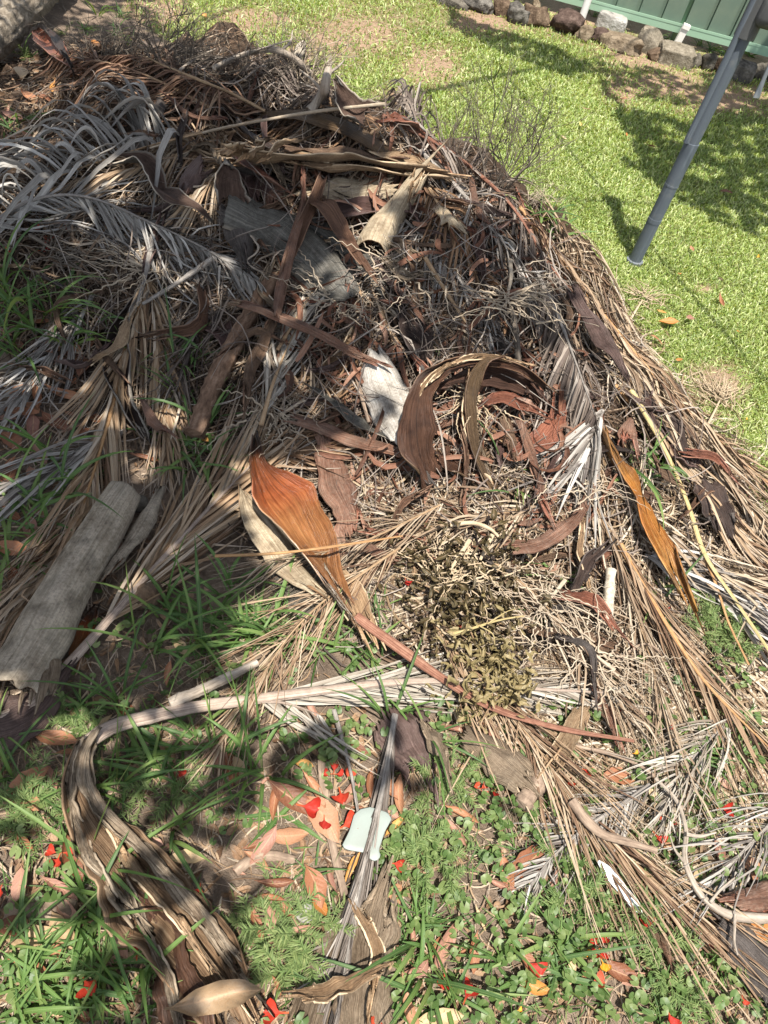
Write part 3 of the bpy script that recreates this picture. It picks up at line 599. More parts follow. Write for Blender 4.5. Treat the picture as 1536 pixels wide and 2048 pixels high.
PM = metal('galvanised grey', (.088, .105, .125), .6); PM2 = metal('dull grey casting', (.075, .078, .078), .55); PM3 = metal('worn galvanised', (.13, .145, .16))
def vt(r, z0, z1, n=28, cx=0, cy=0, extra=()):
    g = G(); zs = [z0] + list(extra) + [z1]; tube(g, np.array([[cx, cy, z] for z in zs]) + PB, r, n); return g
part('lower_tube', vt(.0305, .0, .56), PM, pole); part('upper_tube', vt(.0275, .56, 1.95), PM, pole)
part('collar', vt(.0318, .205, .225), PM, pole); part('collar', vt(.0315, .375, .383), PM, pole); part('foot_ring', vt(.041, -.005, .012), PM3, pole)
g = G(); P = np.array([[-.028, -.017, .56], [-.028, -.017, 1.0], [-.028, -.017, 1.45]]) + PB; tube(g, P, .0135, 12); part('lift_rod', g, PM, pole)
hz = 1.07
g = G(); box_geo(g, PB + (.055, -.02, hz), (.12, .10, .15)); 
gh = part('gear_housing', g, PM2, pole); md = gh.modifiers.new('bev', 'BEVEL'); md.width = .035; md.segments = 5
g = G(); tube(g, PB + np.array([[.0, 0, hz - .12], [0, 0, hz + .12]]), .04, 24); part('clamp', g, PM2, pole)
g = G(); tube(g, PB + np.array([[.08, -.04, hz - .03], [.085, -.13, hz - .045]]), [.03, .026], 16); hub = part('crank_hub', g, PM2, pole); hub.parent = gh
g = G(); P = PB + np.array([[.086, -.132, hz - .03], [.093, -.138, hz - .10], [.103, -.142, hz - .2], [.108, -.150, hz - .26]]); tube(g, P, [.017, .013, .013, .016], 12, .5); hnd = part('crank_handle', g, PM3, pole); hnd.parent = gh
g = G(); tube(g, PB + np.array([[0, 0, 1.9], [0, 0, 2.02]]), .055, 20); part('head', g, PM2, pole)
for k in range(4):
    a = .45 + k * pi / 2; g = G(); d = np.array([cos(a), sin(a), 0]); tube(g, np.array([PB + [0, 0, 1.98] + d * .03, PB + [0, 0, 2.03] + d * 1.0, PB + [0, 0, 2.06] + d * 1.75]), .008, 10); part('arm', g, PM3, pole)
    for rr in (.6, 1.15, 1.7):
        d2 = np.array([cos(a + pi / 2), sin(a + pi / 2), 0]); zz = 1.98 + .05 * rr; g = G(); A_, B_ = PB + [0, 0, zz] + d * rr, PB + [0, 0, zz] + d2 * rr; tube(g, np.array([A_, (A_ + B_) / 2 - [0, 0, .015], B_]), .002, 5); part('line', g, PM3, pole)

lg = empty('log', onpile(50, 60)[0], 'old grey bark covered log at the top left corner', 'log')
a, b_ = onpile(175, -85)[0], onpile(-60, 165)[0]; P = resample(np.array([a + [0, 0, .09], (a + b_) / 2 + [.02, .02, .10], b_ + [0, 0, .09]]), 30); g = G(); P = resample(P, 70); tube(g, P, .088 * (1 + .09 * vnoise(70, 16)), 36, .95, .4, .04); part('trunk', g, MAT['logbark'], lg)
g = G(); q = P[14] + [.02, -.06, .06]; tube(g, np.array([q, q + [.05, -.07, .05], q + [.08, -.10, .06]]), [.03, .026, .02], 9, 1, .6, .05); part('branch_stub', g, MAT['logbark'], lg)

# ---------------------------------------------------------------- palm fronds
def frond(label, pts, L, n, ang=(22, 8), wd=.009, mat='straw', rmat='rach_tan', r=.007, tl=(0, 1), sides=(1, 1), lift=.03, arch=0.0, curl=.4, jit=6, dz=.03, base=None, spread=.05, wave=0.15, name='palm_frond', tipn=.35, rflat=.55, group='dead palm fronds in the pile', cat='palm frond', under=.6):
    P = trace(pts, 60, dz)
    root = empty(name, P[0], label, cat, group)
    g = G(); tube(g, P, r * np.interp(np.linspace(0, 1, 60), [0, .3, 1], [1.25, 1, .18]), 8, rflat, rng.random(), .05); part('rachis', g, MAT[rmat], root)
    g = G()
    for side, amt in ((1, sides[0]), (-1, sides[1])):
        m = int(n * amt)
        if m == 0: continue
        t = np.sort(np.clip(np.linspace(tl[0], tl[1], m) + rng.normal(0, .3 / m, m), 0, 1)); idx = t * 59; i0 = np.minimum(idx.astype(int), 58); fr = (idx - i0)[:, None]
        B = P[i0] * (1 - fr) + P[i0 + 1] * fr; T = nrm(P[i0 + 1] - P[i0]); T2 = nrm(T * [1, 1, 0]); O = side * np.stack([-T2[:, 1], T2[:, 0], 0 * T2[:, 0]], 1)
        Sn = 10; s = np.linspace(0, 1, Sn)[None]
        Ls = L * np.interp((t - tl[0]) / max(1e-6, tl[1] - tl[0]), [0, .2, .6, 1], [.75, 1, .9, tipn]) * rng.uniform(.72, 1.12, m) * np.where(rng.random(m) < .14, rng.uniform(.2, .7, m), 1)
        bun = np.repeat(rng.normal(0, jit * 1.15, m // 5 + 1), 5)[:m]
        p0 = np.radians(ang[0] + bun + rng.normal(0, jit, m))[:, None]; p1 = np.radians(ang[1] + bun * .6 + rng.normal(0, jit, m))[:, None]
        phi = p0 + (p1 - p0) * s + np.radians(rng.normal(0, curl * 12, m))[:, None] * s ** 2 * 2
        kk = (rng.random((m, 1)) < .16) * np.radians(rng.normal(0, 45, (m, 1))); phi = phi + kk * (s > rng.uniform(.3, .8, (m, 1)))
        D = np.cos(phi)[..., None] * T2[:, None] + np.sin(phi)[..., None] * O[:, None]
        st = (Ls / (Sn - 1))[:, None, None]; XY = B[:, None] + np.concatenate([np.zeros((m, 1, 3)), (D * st)[:, :-1]], 1).cumsum(1)
        hx = H(XY[..., 0], XY[..., 1]); rest = hx + (rng.random((m, 1)) ** 1.5) * spread + .004 + lift * (1 - s) * rng.uniform(.3, 1, (m, 1))
        e = np.clip(s * 2.2, 0, 1); e = e * e * (3 - 2 * e)
        Z = B[:, 2:3] * (1 - e) + rest * e + arch * rng.uniform(.6, 1.3, (m, 1)) * 4 * s * (1 - s) ** 1.2 + curl * .02 * np.sin(s * rng.uniform(2, 6, (m, 1)) + rng.uniform(0, 6, (m, 1))) * s
        Z = np.maximum(Z, hx + .003); XY[..., 2] = Z
        w = (wd * rng.uniform(.65, 1.25, m))[:, None] * np.interp(np.linspace(0, 1, Sn), [0, .15, .6, 1], [.55, 1, .8, .12])[None]
        ro = side * .3 + rng.normal(0, .5, (m, 1)) + rng.normal(0, .9, (m, 1)) * s * curl * 2
        ribbons(g, XY, w, ro, .55, np.clip(rng.normal(.5, .27, m), 0, 1))
    part('leaflets', g, MAT[mat], root)
    for bb in (base or []):
        g = G(); kw = dict(bb); pp = kw.pop('pts'); mm = kw.pop('mat'); d = kw.pop('dz', .03); nm = kw.pop('name', 'leaf_base'); sheath_geo(g, trace(pp, 44, d), rnd=rng.random(), **kw); part(nm, g, MAT[mm], root)
    return root
def sheath(label, pts, w, curl, mat, roll=0, dz=.03, sgn=1, thick=.004, fray=(.015, .03), wob=.006, edge=.04, org=1.0, extra=None, n=48, group='loose palm leaf bases in the pile', cat='palm leaf base', name='palm_leaf_base', fib=0):
    P = trace(pts, n, dz)
    if not extra and not fib:
        g = G(); sheath_geo(g, P, w, curl, roll, thick, fray, 25, wob, sgn, rng.random(), edge, org); o = obj(name, g, MAT[mat], None, P[0]); return tag(o, label, cat, group)
    root = empty(name, P[0], label, cat, group); g = G(); sheath_geo(g, P, w, curl, roll, thick, fray, 25, wob, sgn, rng.random(), edge, org); part('shell', g, MAT[mat], root)
    for bb in (extra or []):
        g = G(); kw = dict(bb); pp = kw.pop('pts'); mm = kw.pop('mat'); d = kw.pop('dz', .03); nm = kw.pop('name', 'flap'); sheath_geo(g, trace(pp, 36, d), rnd=rng.random(), **kw); part(nm, g, MAT[mm], root)
    if fib:
        m = 46; e = P[0] if fib < 0 else P[-1]; T = nrm(P[0] - P[2]) if fib < 0 else nrm(P[-1] - P[-3]); wv = lerpk(w, np.array([0.0 if fib < 0 else 1.0]))[0]
        Bv = nrm(np.cross(T, [0, 0, 1.0])); s = np.linspace(0, 1, 6)[None]; L = rng.uniform(.02, .09, m) * abs(fib)
        D = nrm(T[None] + Bv[None] * rng.normal(0, .35, (m, 1)) + np.array([0, 0, 1]) * rng.normal(0, .2, (m, 1)))
        XY = e + Bv * (rng.uniform(-.4, .4, (m, 1)) * wv) - T * .01; XY = XY[:, None] + D[:, None] * (L[:, None] * s)[..., None]; XY[..., 2] -= .02 * s ** 2
        g = G(); ribbons(g, XY, np.full((m, 6), .0022) * (1.1 - s), rng.normal(0, .8, (m, 6)), .2, rng.random(m)); part('frayed_fibres', g, MAT['orange' if mat in ('sh_rust', 'sh_ribbed') else 'tan'], root)
    return root

# ---- back and left of the pile
frond('brown frond with a long orange brown leaf base lying along the back of the pile', [(530, 222), (470, 190), (400, 160), (330, 132), (280, 112), (205, 112)], .44, 96, (28, 10), .008, 'redbrown', 'rach_tan', .008, dz=.10, lift=.05,
      base=[dict(pts=[(522, 222), (570, 222), (620, 228), (690, 246), (745, 278), (800, 312), (838, 330)], w=[(0, .045), (.2, .075), (.6, .085), (1, .06)], curl=.7, sgn=-1, roll=-8, mat='sh_ribbed', dz=.075, fray=(.01, .03))])
frond('silvery grey frond with broad curled leaflets at the left edge of the pile', [(540, 236), (440, 258), (350, 278), (240, 310), (120, 352), (40, 402), (-30, 450)], .50, 70, (48, 6), .019, 'silver', 'rach_tan', .008, dz=.07, tl=(.35, 1), sides=(0.2, 1), lift=.05, arch=.085, curl=.7, jit=5, spread=.06)
frond('flat brown frond under the silvery curled one', [(470, 262), (380, 300), (300, 330), (200, 352), (110, 380)], .36, 52, (26, 10), .009, 'tan', 'rach_tan', .006, dz=.03)
frond('grey brush shaped frond with leaflets swept to the right across the left edge', [(-20, 452), (30, 415), (80, 396), (140, 390), (205, 403), (290, 440), (400, 492), (520, 566)], .40, 84, (17, 7), .009, 'silver', 'rach_grey', .008, dz=.10, lift=.04, curl=.5, spread=.04)
frond('brown grey frond below the brush shaped frond in deep shade', [(60, 440), (160, 452), (260, 480), (360, 520), (450, 570)], .36, 56, (24, 10), .008, 'grey', 'rach_grey', .006, dz=.02)
frond('straw coloured frond fanning right beneath the torn tan leaf base', [(560, 335), (490, 325), (410, 318), (320, 312)], .36, 50, (24, 10), .008, 'tan', 'rach_tan', .006, dz=.03)
frond('tan leaflets fanning out from behind the slate grey leaf base', [(470, 330), (430, 360), (395, 395), (360, 425)], .28, 40, (24, 10), .01, 'tan', 'rach_tan', .006, dz=.03)
frond('thin dark frond buried at the back left of the pile', [(600, 235), (500, 225), (380, 205), (280, 190), (170, 175)], .34, 50, (30, 14), .006, 'dark', 'rach_grey', .006, dz=.01)
frond('reddish brown frond sweeping over the far left of the crest', [(420, 215), (340, 172), (260, 138), (180, 118), (110, 112)], .40, 80, (30, 12), .007, 'redbrown', 'rach_tan', .006, dz=.07, lift=.06, jit=9)
frond('dark grey frond spread along the back edge of the pile', [(690, 205), (600, 165), (500, 128), (400, 108), (300, 96)], .34, 84, (30, 14), .006, 'hang', 'rach_grey', .006, dz=.05, lift=.07, jit=12, curl=.8)
frond('grey frond standing up behind the crest of the pile', [(900, 322), (868, 280), (830, 240), (790, 195)], .22, 42, (32, 18), .009, 'hang', 'rach_grey', .006, dz=.06, lift=.09, arch=.05, curl=.7)
frond('pale grey leaflets tangled at the back of the pile beside the dead branches', [(660, 215), (600, 195), (560, 165), (520, 140)], .26, 40, (30, 14), .007, 'hang', 'rach_grey', .005, dz=.03, lift=.05, jit=12)
frond('brown frond sticking out along the crest under the orange brown leaf base', [(840, 300), (760, 270), (680, 255), (590, 258), (500, 280)], .28, 50, (28, 12), .008, 'brown', 'rach_tan', .006, dz=.0)
# ---- left fans
frond('big tan frond with an orange stalk fanning down the left side', [(292, 560), (270, 650), (240, 730), (228, 800), (195, 920), (160, 1030), (120, 1150)], .52, 88, (15, 6), .0088, 'tan', 'rach_orange', .0075, dz=.045, lift=.03, curl=.25, jit=4, spread=.035)
frond('tan fan of leaflets beside the hollow grey leaf base on the left', [(300, 560), (310, 640), (322, 720), (330, 820), (335, 930)], .42, 66, (14, 6), .0085, 'tan', 'rach_tan', .006, dz=.03, lift=.02, curl=.25, jit=4, spread=.03)
frond('straw frond with a pinkish stalk rising from the lower left edge', [(-30, 1448), (60, 1410), (105, 1362), (170, 1292), (260, 1192), (340, 1102), (430, 1004), (520, 912)], .56, 74, (15, 7), .0105, 'tan', 'rach_pink', .012, tl=(.33, 1), dz=.04, lift=.03, curl=.3, jit=4, spread=.05,
      base=[dict(pts=[(-40, 1455), (30, 1430), (75, 1400), (100, 1370), (130, 1335)], w=[(0, .16), (.5, .12), (.8, .055), (1, .03)], curl=.8, sgn=-1, mat='sh_purple', dz=.045)])
frond('grey litter frond lying left of the orange stalked frond', [(190, 590), (140, 660), (90, 740), (30, 800), (-40, 850)], .36, 46, (20, 8), .0085, 'grey', 'rach_grey', .006, dz=.01)
frond('long grey frond at the left edge above the rolled grey leaf base', [(250, 860), (170, 900), (90, 950), (10, 1000), (-60, 1050)], .34, 40, (16, 6), .01, 'grey', 'rach_grey', .006, dz=.015)
frond('brown frond under the rolled grey leaf base', [(230, 950), (160, 1050), (90, 1150), (30, 1250), (-40, 1340)], .44, 60, (12, 5), .008, 'tan', 'rach_tan', .006, dz=.012)
# ---- bottom fronds
frond('bleached white frond lying across the lower middle with a split leaf base', [(165, 1492), (220, 1455), (310, 1430), (400, 1412), (520, 1396), (600, 1386), (768, 1366), (900, 1362), (1050, 1376), (1210, 1385)], .42, 90, (10, 4), .0075, 'white', 'rach_pink', .013, tl=(.30, 1), dz=.05, lift=.025, curl=.3, jit=3.5, spread=.03,
      base=[dict(pts=[(178, 1484), (158, 1530), (156, 1590), (186, 1655), (240, 1722), (300, 1795), (360, 1868), (415, 1940), (440, 1985)], w=[(0, .035), (.15, .06), (.35, .12), (.6, .155), (.85, .15), (1, .10)], curl=[(0, 1.3), (.4, .9), (1, .6)], mat='sh_fibre', dz=.03, fray=(.01, .10), edge=.10, wob=.014, org=1.6),
            dict(pts=[(190, 1474), (172, 1515), (178, 1570), (208, 1622), (262, 1676), (320, 1735), (372, 1795), (430, 1865), (485, 1928)], w=[(0, .02), (.3, .034), (.6, .022), (1, .008)], curl=1.0, roll=[(0, 30), (.5, 20), (1, 30)], mat='sh_rim', sgn=-1, dz=.062, fray=(.01, .05), edge=.25, wob=.012, org=1.6),
            dict(pts=[(165, 1492), (140, 1535), (133, 1590), (143, 1645), (172, 1705), (214, 1765), (258, 1822)], w=[(0, .02), (.35, .036), (.7, .022), (1, .006)], curl=1.0, roll=[(0, -30), (.5, -25), (1, -30)], mat='sh_rim', sgn=-1, dz=.058, fray=(.01, .05), edge=.25, wob=.012, org=1.6),
            dict(pts=[(262, 1790), (300, 1850), (335, 1920), (362, 1990), (385, 2090)], w=[(0, .02), (.3, .07), (1, .10)], curl=.7, roll=-8, mat='sh_ribbed', dz=.03, fray=(.04, .03), edge=.14, wob=.01, org=1.5),
            dict(pts=[(255, 1780), (285, 1850), (316, 1920), (342, 1990), (365, 2090)], w=[(0, .01), (.5, .024), (1, .02)], curl=.8, roll=-20, mat='sh_rim', sgn=-1, dz=.05, fray=(.03, .03), edge=.2, wob=.008),
            dict(pts=[(205, 1640), (270, 1735), (340, 1820), (400, 1900)], w=[(0, .01), (.5, .03), (1, .006)], curl=1.0, roll=15, mat='sh_torn', dz=.05, fray=(.06, .08), edge=.25, wob=.01, sgn=-1)])
frond('stray white leaflets hanging below the bleached white frond', [(520, 1402), (560, 1405), (600, 1415), (640, 1430)], .26, 16, (34, 18), .007, 'white', 'rach_pink', .004, dz=.05, sides=(0, 1), lift=.02)
frond('black streaked fibrous frond running down to the bottom edge', [(790, 1428), (770, 1550), (748, 1650), (726, 1740), (700, 1880), (668, 2070)], .30, 110, (4, 1.5), .006, 'streak', 'rach_grey', .006, dz=.05, lift=.05, curl=.15, jit=2.2, spread=.02, rflat=.5)
frond('small grey white frond on the clover near the white plant label', [(1300, 1570), (1245, 1608), (1165, 1660), (1105, 1715), (1060, 1770)], .20, 50, (32, 14), .005, 'grey', 'rach_grey', .005, dz=.04, lift=.02, spread=.02)
frond('bleached leaflets bunched at the lower right below the thin stalked frond', [(1470, 1430), (1410, 1490), (1360, 1550), (1330, 1620)], .26, 60, (22, 10), .005, 'white', 'rach_grey', .004, dz=.03, lift=.02)
# ---- right edge
frond('red brown stalked frond curving along the right crest of the pile', [(765, 232), (870, 285), (960, 350), (1030, 420), (1090, 518), (1150, 590), (1175, 625)], .30, 84, (24, 8), .008, 'hang', 'rach_red', .011, dz=.08, jit=11, lift=.03, curl=.6, sides=(.7, 1))
frond('greyish olive frond just inside the right crest', [(840, 300), (910, 370), (970, 440), (1020, 510), (1060, 590), (1100, 680)], .32, 60, (22, 8), .009, 'grey', 'rach_grey', .008, dz=.06, curl=.7, lift=.03)
frond('long straw frond forming the right edge of the pile against the lawn', [(1040, 415), (1140, 545), (1215, 640), (1310, 752), (1400, 845), (1480, 918), (1590, 1010)], .34, 100, (20, 9), .0085, 'orange', 'rach_orange', .010, dz=.045, lift=.03, curl=.3, jit=5)
frond('greyer straw frond inside the long right edge frond', [(1170, 640), (1270, 750), (1380, 870), (1460, 970), (1570, 1100)], .36, 84, (16, 7), .0085, 'straw', 'rach_tan', .008, dz=.035, lift=.03, curl=.3, jit=5)
frond('dark streaked frond below the right edge fronds', [(1230, 770), (1330, 890), (1420, 1010), (1490, 1100), (1580, 1210)], .34, 70, (16, 7), .009, 'tan', 'rach_orange', .007, dz=.02, lift=.02)
frond('short straw frond spilling onto the lawn below the clothesline pole', [(1100, 425), (1140, 480), (1180, 540), (1225, 610), (1260, 665)], .25, 66, (26, 12), .007, 'straw', 'rach_orange', .006, dz=.02, lift=.02)
frond('grey brown frond hanging in curled strands right of the curled ribbed strip', [(1075, 545), (1115, 630), (1150, 720), (1190, 830)], .32, 96, (26, 4), .011, 'hang', 'rach_grey', .006, dz=.13, curl=.9, lift=.05, sides=(.6, 1))
frond('drooping grey tuft of leaflets above the bright orange leaf base', [(1205, 820), (1192, 850), (1180, 885), (1165, 930)], .30, 40, (24, 36), .013, 'grey', 'rach_grey', .006, dz=.09, curl=1.0, lift=.05, sides=(.5, 1), arch=.03)
frond('thin stalked straw frond running to the lower right corner', [(1240, 1088), (1290, 1178), (1340, 1260), (1400, 1350), (1462, 1420), (1575, 1530)], .48, 44, (16, 9), .0065, 'orange', 'rach_orange', .008, dz=.05, lift=.02, curl=.25, jit=4)
frond('pale straw leaflets fanning down left of the thin stalked frond', [(1190, 1010), (1235, 1110), (1268, 1210), (1305, 1330), (1335, 1450), (1375, 1570)], .46, 46, (13, 7), .0055, 'straw', 'rach_tan', .006, dz=.035, lift=.02, jit=5)
frond('grey frond lying flat at the right edge behind the yellow stalk', [(1290, 1110), (1390, 1165), (1475, 1215), (1580, 1275)], .32, 80, (15, 8), .008, 'grey', 'rach_grey', .006, dz=.02)
frond('straw frond crossing under the yellow stalk at the right', [(1210, 950), (1300, 1050), (1390, 1120), (1500, 1180), (1590, 1220)], .38, 60, (16, 8), .008, 'straw', 'rach_tan', .006, dz=.02)
frond('thin tan strands spread over the lower middle of the pile', [(860, 1235), (940, 1340), (1020, 1425), (1095, 1525), (1160, 1640), (1230, 1760)], .48, 84, (15, 6), .0042, 'orange', 'rach_tan', .004, dz=.045, lift=.03, jit=6, curl=.4)
frond('wispy orange straw broom hanging over the green grass', [(800, 1095), (720, 1150), (650, 1200), (590, 1258), (545, 1320), (490, 1410), (440, 1490)], .36, 74, (20, 8), .0036, 'orange', 'rach_tan', .0035, dz=.07, lift=.05, jit=8, curl=.5)
frond('wispy straw strands fanned across the orange leaf base', [(880, 1010), (800, 1050), (720, 1085), (620, 1110), (520, 1130)], .36, 40, (20, 10), .0034, 'straw', 'rach_tan', .003, dz=.09, lift=.06, jit=9, curl=.6)
frond('pale straw spread at the lower right beside the curved branch', [(1140, 1600), (1240, 1700), (1345, 1790), (1450, 1880), (1540, 1960)], .42, 60, (13, 6), .0045, 'orange', 'rach_tan', .004, dz=.025, lift=.02, jit=6)
frond('grey straw frond at the right edge above the dark ribbed leaf base', [(1590, 1600), (1530, 1660), (1470, 1720), (1410, 1790)], .30, 34, (18, 8), .005, 'grey', 'rach_grey', .005, dz=.02)
frond('straw frond behind the white mottled stick', [(980, 1120), (1060, 1180), (1140, 1260), (1200, 1350), (1260, 1440)], .36, 70, (22, 10), .0055, 'straw', 'rach_tan', .005, dz=.03, jit=8)
# ---- centre
frond('short whitish fan below the slate grey leaf base', [(555, 700), (588, 645), (618, 595), (640, 560)], .26, 34, (22, 12), .011, 'white', 'rach_tan', .006, dz=.06)
frond('bundle of bleached leaflets standing in the middle of the pile', [(522, 850), (545, 770), (570, 705), (592, 655)], .30, 40, (14, 8), .009, 'white', 'rach_tan', .006, dz=.07, lift=.05, curl=.6)
frond('red brown fan of leaflets above the orange leaf base', [(500, 905), (560, 902), (620, 895), (670, 890)], .26, 50, (22, 10), .0085, 'brown', 'rach_tan', .005, dz=.025, jit=4)
frond('pinkish tan fan of leaflets left of the white leaf base', [(600, 860), (655, 810), (700, 765), (725, 735)], .24, 46, (22, 12), .008, 'brown', 'rach_tan', .005, dz=.03, jit=4)
frond('tangled grey leaflets in the middle right of the pile', [(800, 430), (870, 500), (930, 580), (985, 670)], .32, 60, (30, 14), .008, 'grey', 'rach_grey', .006, dz=.04, curl=.9, jit=10)
frond('brown leaflets right of the cream leaf base', [(850, 360), (900, 450), (950, 540), (1010, 620)], .30, 54, (26, 12), .008, 'brown', 'rach_tan', .006, dz=.05, curl=.7, jit=8)
frond('grey brown leaflets in the middle of the pile above the curled ribbed strip', [(700, 560), (770, 610), (850, 650), (940, 690)], .28, 54, (30, 12), .007, 'tan', 'rach_grey', .005, dz=.03, curl=.9, jit=10)
frond('tan leaflets left of the curled ribbed strip', [(760, 900), (700, 880), (640, 830), (600, 770)], .24, 36, (30, 12), .007, 'tan', 'rach_tan', .005, dz=.02, jit=9)
frond('sunlit straw leaflets below the curled ribbed strip', [(1120, 1000), (1030, 1020), (930, 1040), (830, 1060), (740, 1100)], .30, 64, (24, 10), .007, 'straw', 'rach_tan', .005, dz=.03, jit=9, curl=.7)
frond('dark grey leaflets left of the rotting bark log', [(470, 585), (410, 640), (370, 720), (350, 800)], .28, 44, (24, 10), .007, 'dark', 'rach_grey', .005, dz=.02, jit=8)

# ---------------------------------------------------------------- loose leaf bases
sheath('long torn tan leaf base with curling shreds along the top of the pile', [(452, 302), (520, 315), (600, 318), (690, 322), (770, 330), (840, 336)], [(0, .12), (.4, .10), (1, .07)], [(0, .5), (.5, 1.0), (1, .8)], 'sh_torn', roll=[(0, 30), (1, 15)], dz=.10, fray=(.02, .07), edge=.09,
       extra=[dict(pts=[(498, 315), (520, 300), (530, 282), (540, 276)], w=[(0, .07), (.6, .045), (1, .008)], curl=.8, mat='sh_torn', dz=.15, roll=40, edge=.15), dict(pts=[(525, 318), (550, 300), (570, 286), (590, 284)], w=[(0, .06), (.5, .05), (1, .01)], curl=.9, mat='sh_torn', dz=.15, roll=30, edge=.15), dict(pts=[(455, 300), (475, 296), (492, 300)], w=.09, curl=.5, mat='sh_torn', dz=.14, roll=35, edge=.1), dict(pts=[(620, 330), (700, 335), (790, 345), (850, 352)], w=[(0, .03), (.5, .06), (1, .03)], curl=.6, mat='sh_torn', dz=.10, roll=25, edge=.15, fray=(.05, .05))])
sheath('dark ribbed leaf base strip behind the torn tan one', [(560, 292), (640, 298), (720, 304), (800, 318)], [(0, .05), (.5, .075), (1, .05)], .7, 'sh_brown', roll=20, dz=.085, sgn=-1)
sheath('pale broad leaf base at the crest beside the orange brown one', [(745, 300), (800, 308), (850, 322), (900, 350)], [(0, .05), (.5, .09), (1, .05)], .6, 'sh_torn', sgn=-1, dz=.08)
sheath('twisted dark grey leaf base with a bright white tip on the left', [(236, 328), (280, 322), (300, 345), (312, 378), (350, 398), (395, 415), (425, 444)], [(0, .085), (.3, .10), (.65, .075), (1, .006)], [(0, .9), (.5, 1.1), (1, .5)], 'sh_slate', roll=[(0, 0), (.4, 35), (.7, -20), (1, -25)], dz=.12, fray=(.02, .0))
sheath('big slate grey boat shaped leaf base in the upper middle of the pile', [(455, 395), (505, 412), (560, 440), (620, 490), (665, 540), (700, 592)], [(0, .20), (.35, .27), (.7, .25), (.9, .17), (1, .05)], [(0, 1.1), (.5, 1.45), (1, 1.2)], 'sh_slate', sgn=-1, roll=-14, dz=.10, fray=(.004, .004), wob=.008,
       extra=[dict(pts=[(458, 405), (455, 370), (458, 340), (450, 318)], w=[(0, .15), (.6, .08), (1, .02)], curl=.9, mat='sh_slate', dz=.10, roll=-30, name='upturned_end')])
sheath('slate grey strip lying against the big boat shaped leaf base', [(620, 440), (680, 470), (730, 520), (765, 575)], [(0, .05), (.5, .11), (1, .03)], .8, 'sh_slate', sgn=-1, roll=-25, dz=.06)
sheath('mottled tan leaf base with a torn edge behind the cream one', [(620, 385), (680, 372), (740, 365), (790, 352)], [(0, .10), (.5, .20), (1, .13)], .8, 'sh_cream', sgn=-1, roll=-10, dz=.05, fray=(.05, .03), edge=.1)
sheath('dark brown trough shaped leaf base under the mottled tan one', [(640, 440), (700, 425), (760, 420), (820, 428)], [(0, .07), (.5, .11), (1, .05)], 1.0, 'sh_purple', dz=.05)
sheath('cream tubular leaf base with an open lower end', [(838, 345), (808, 378), (782, 412), (760, 450), (745, 482)], [(0, .06), (.4, .14), (.8, .22), (1, .22)], [(0, 1.3), (.5, 2.0), (1, 1.9)], 'sh_cream', sgn=-1, dz=.13, fray=(.05, .004), org=.4,
       extra=[dict(pts=[(835, 350), (828, 370), (820, 395)], w=[(0, .04), (1, .012)], curl=.6, mat='sh_torn', dz=.13, fray=(.03, .03))])
sheath('narrow rusty leaf base standing up in front of the slate grey one', [(607, 342), (606, 400), (592, 455), (573, 520), (560, 580), (552, 630)], [(0, .012), (.3, .035), (.7, .045), (1, .03)], .9, 'sh_rust', roll=[(0, -20), (1, -10)], dz=[.30, .26, .2, .15, .1, .07] and .14, sgn=-1, fray=(.02, .02))
sheath('dark brown narrow leaf base beside the rusty one', [(645, 355), (628, 400), (605, 450), (578, 520), (560, 590)], [(0, .03), (.5, .04), (1, .02)], .8, 'sh_brown', roll=20, dz=.13)
sheath('curved brown strip crossing below the mottled tan leaf base', [(632, 405), (655, 418), (685, 465), (718, 515), (748, 552)], [(0, .07), (.3, .065), (1, .025)], 1.0, 'sh_brown', roll=-15, dz=.12)
sheath('dark hanging leaf base left of the slate grey one', [(440, 420), (465, 440), (485, 480), (492, 530)], [(0, .08), (.5, .11), (1, .03)], .9, 'sh_dark', sgn=-1, dz=.08)
sheath('curled brown leaf base on the left half of the crest', [(400, 325), (385, 345), (372, 372), (362, 395)], [(0, .09), (.5, .085), (1, .03)], .8, 'sh_purple', sgn=-1, dz=.09)
sheath('small dark leaf base dangling over the back left of the pile', [(330, 172), (325, 190), (318, 212), (312, 232)], [(0, .035), (.4, .06), (1, .03)], .9, 'sh_dark', sgn=-1, dz=.07)
sheath('brown shell in the hollow behind the slate grey leaf base', [(470, 330), (500, 345), (520, 375), (530, 405)], [(0, .06), (.5, .14), (1, .10)], .7, 'sh_purple', dz=.03)
sheath('pointed red brown shell in the hollow right of the upturned end', [(560, 365), (552, 385), (548, 405)], [(0, .01), (.5, .07), (1, .08)], .8, 'sh_rust', sgn=-1, dz=.06)
sheath('upright grey leaf base standing at the back edge of the pile', [(735, 240), (705, 225), (690, 200), (675, 168)], [(0, .12), (.5, .10), (1, .01)], 1.0, 'sh_slate', roll=20, dz=.10)
sheath('brown and red leaf base curling on the crest beside the lawn', [(765, 245), (800, 242), (835, 260), (860, 285)], [(0, .04), (.5, .07), (1, .02)], .9, 'sh_rust', dz=.09)
sheath('bleached white boat shaped leaf base in the middle of the pile', [(748, 706), (762, 745), (782, 790), (800, 840), (812, 880)], [(0, .07), (.25, .16), (.6, .17), (1, .10)], 1.05, 'sh_white', sgn=-1, roll=-12, dz=.11, fray=(.012, .02))
sheath('black leaf base in the dark hollow above the curled ribbed strip', [(800, 610), (820, 650), (838, 700), (855, 750)], [(0, .06), (.5, .13), (1, .03)], .9, 'sh_dark', dz=.06)
sheath('small cream leaf base in the straw behind the red brown stalk', [(885, 415), (905, 435), (925, 455)], [(0, .05), (.5, .075), (1, .05)], 1.1, 'sh_cream', sgn=-1, dz=.08)
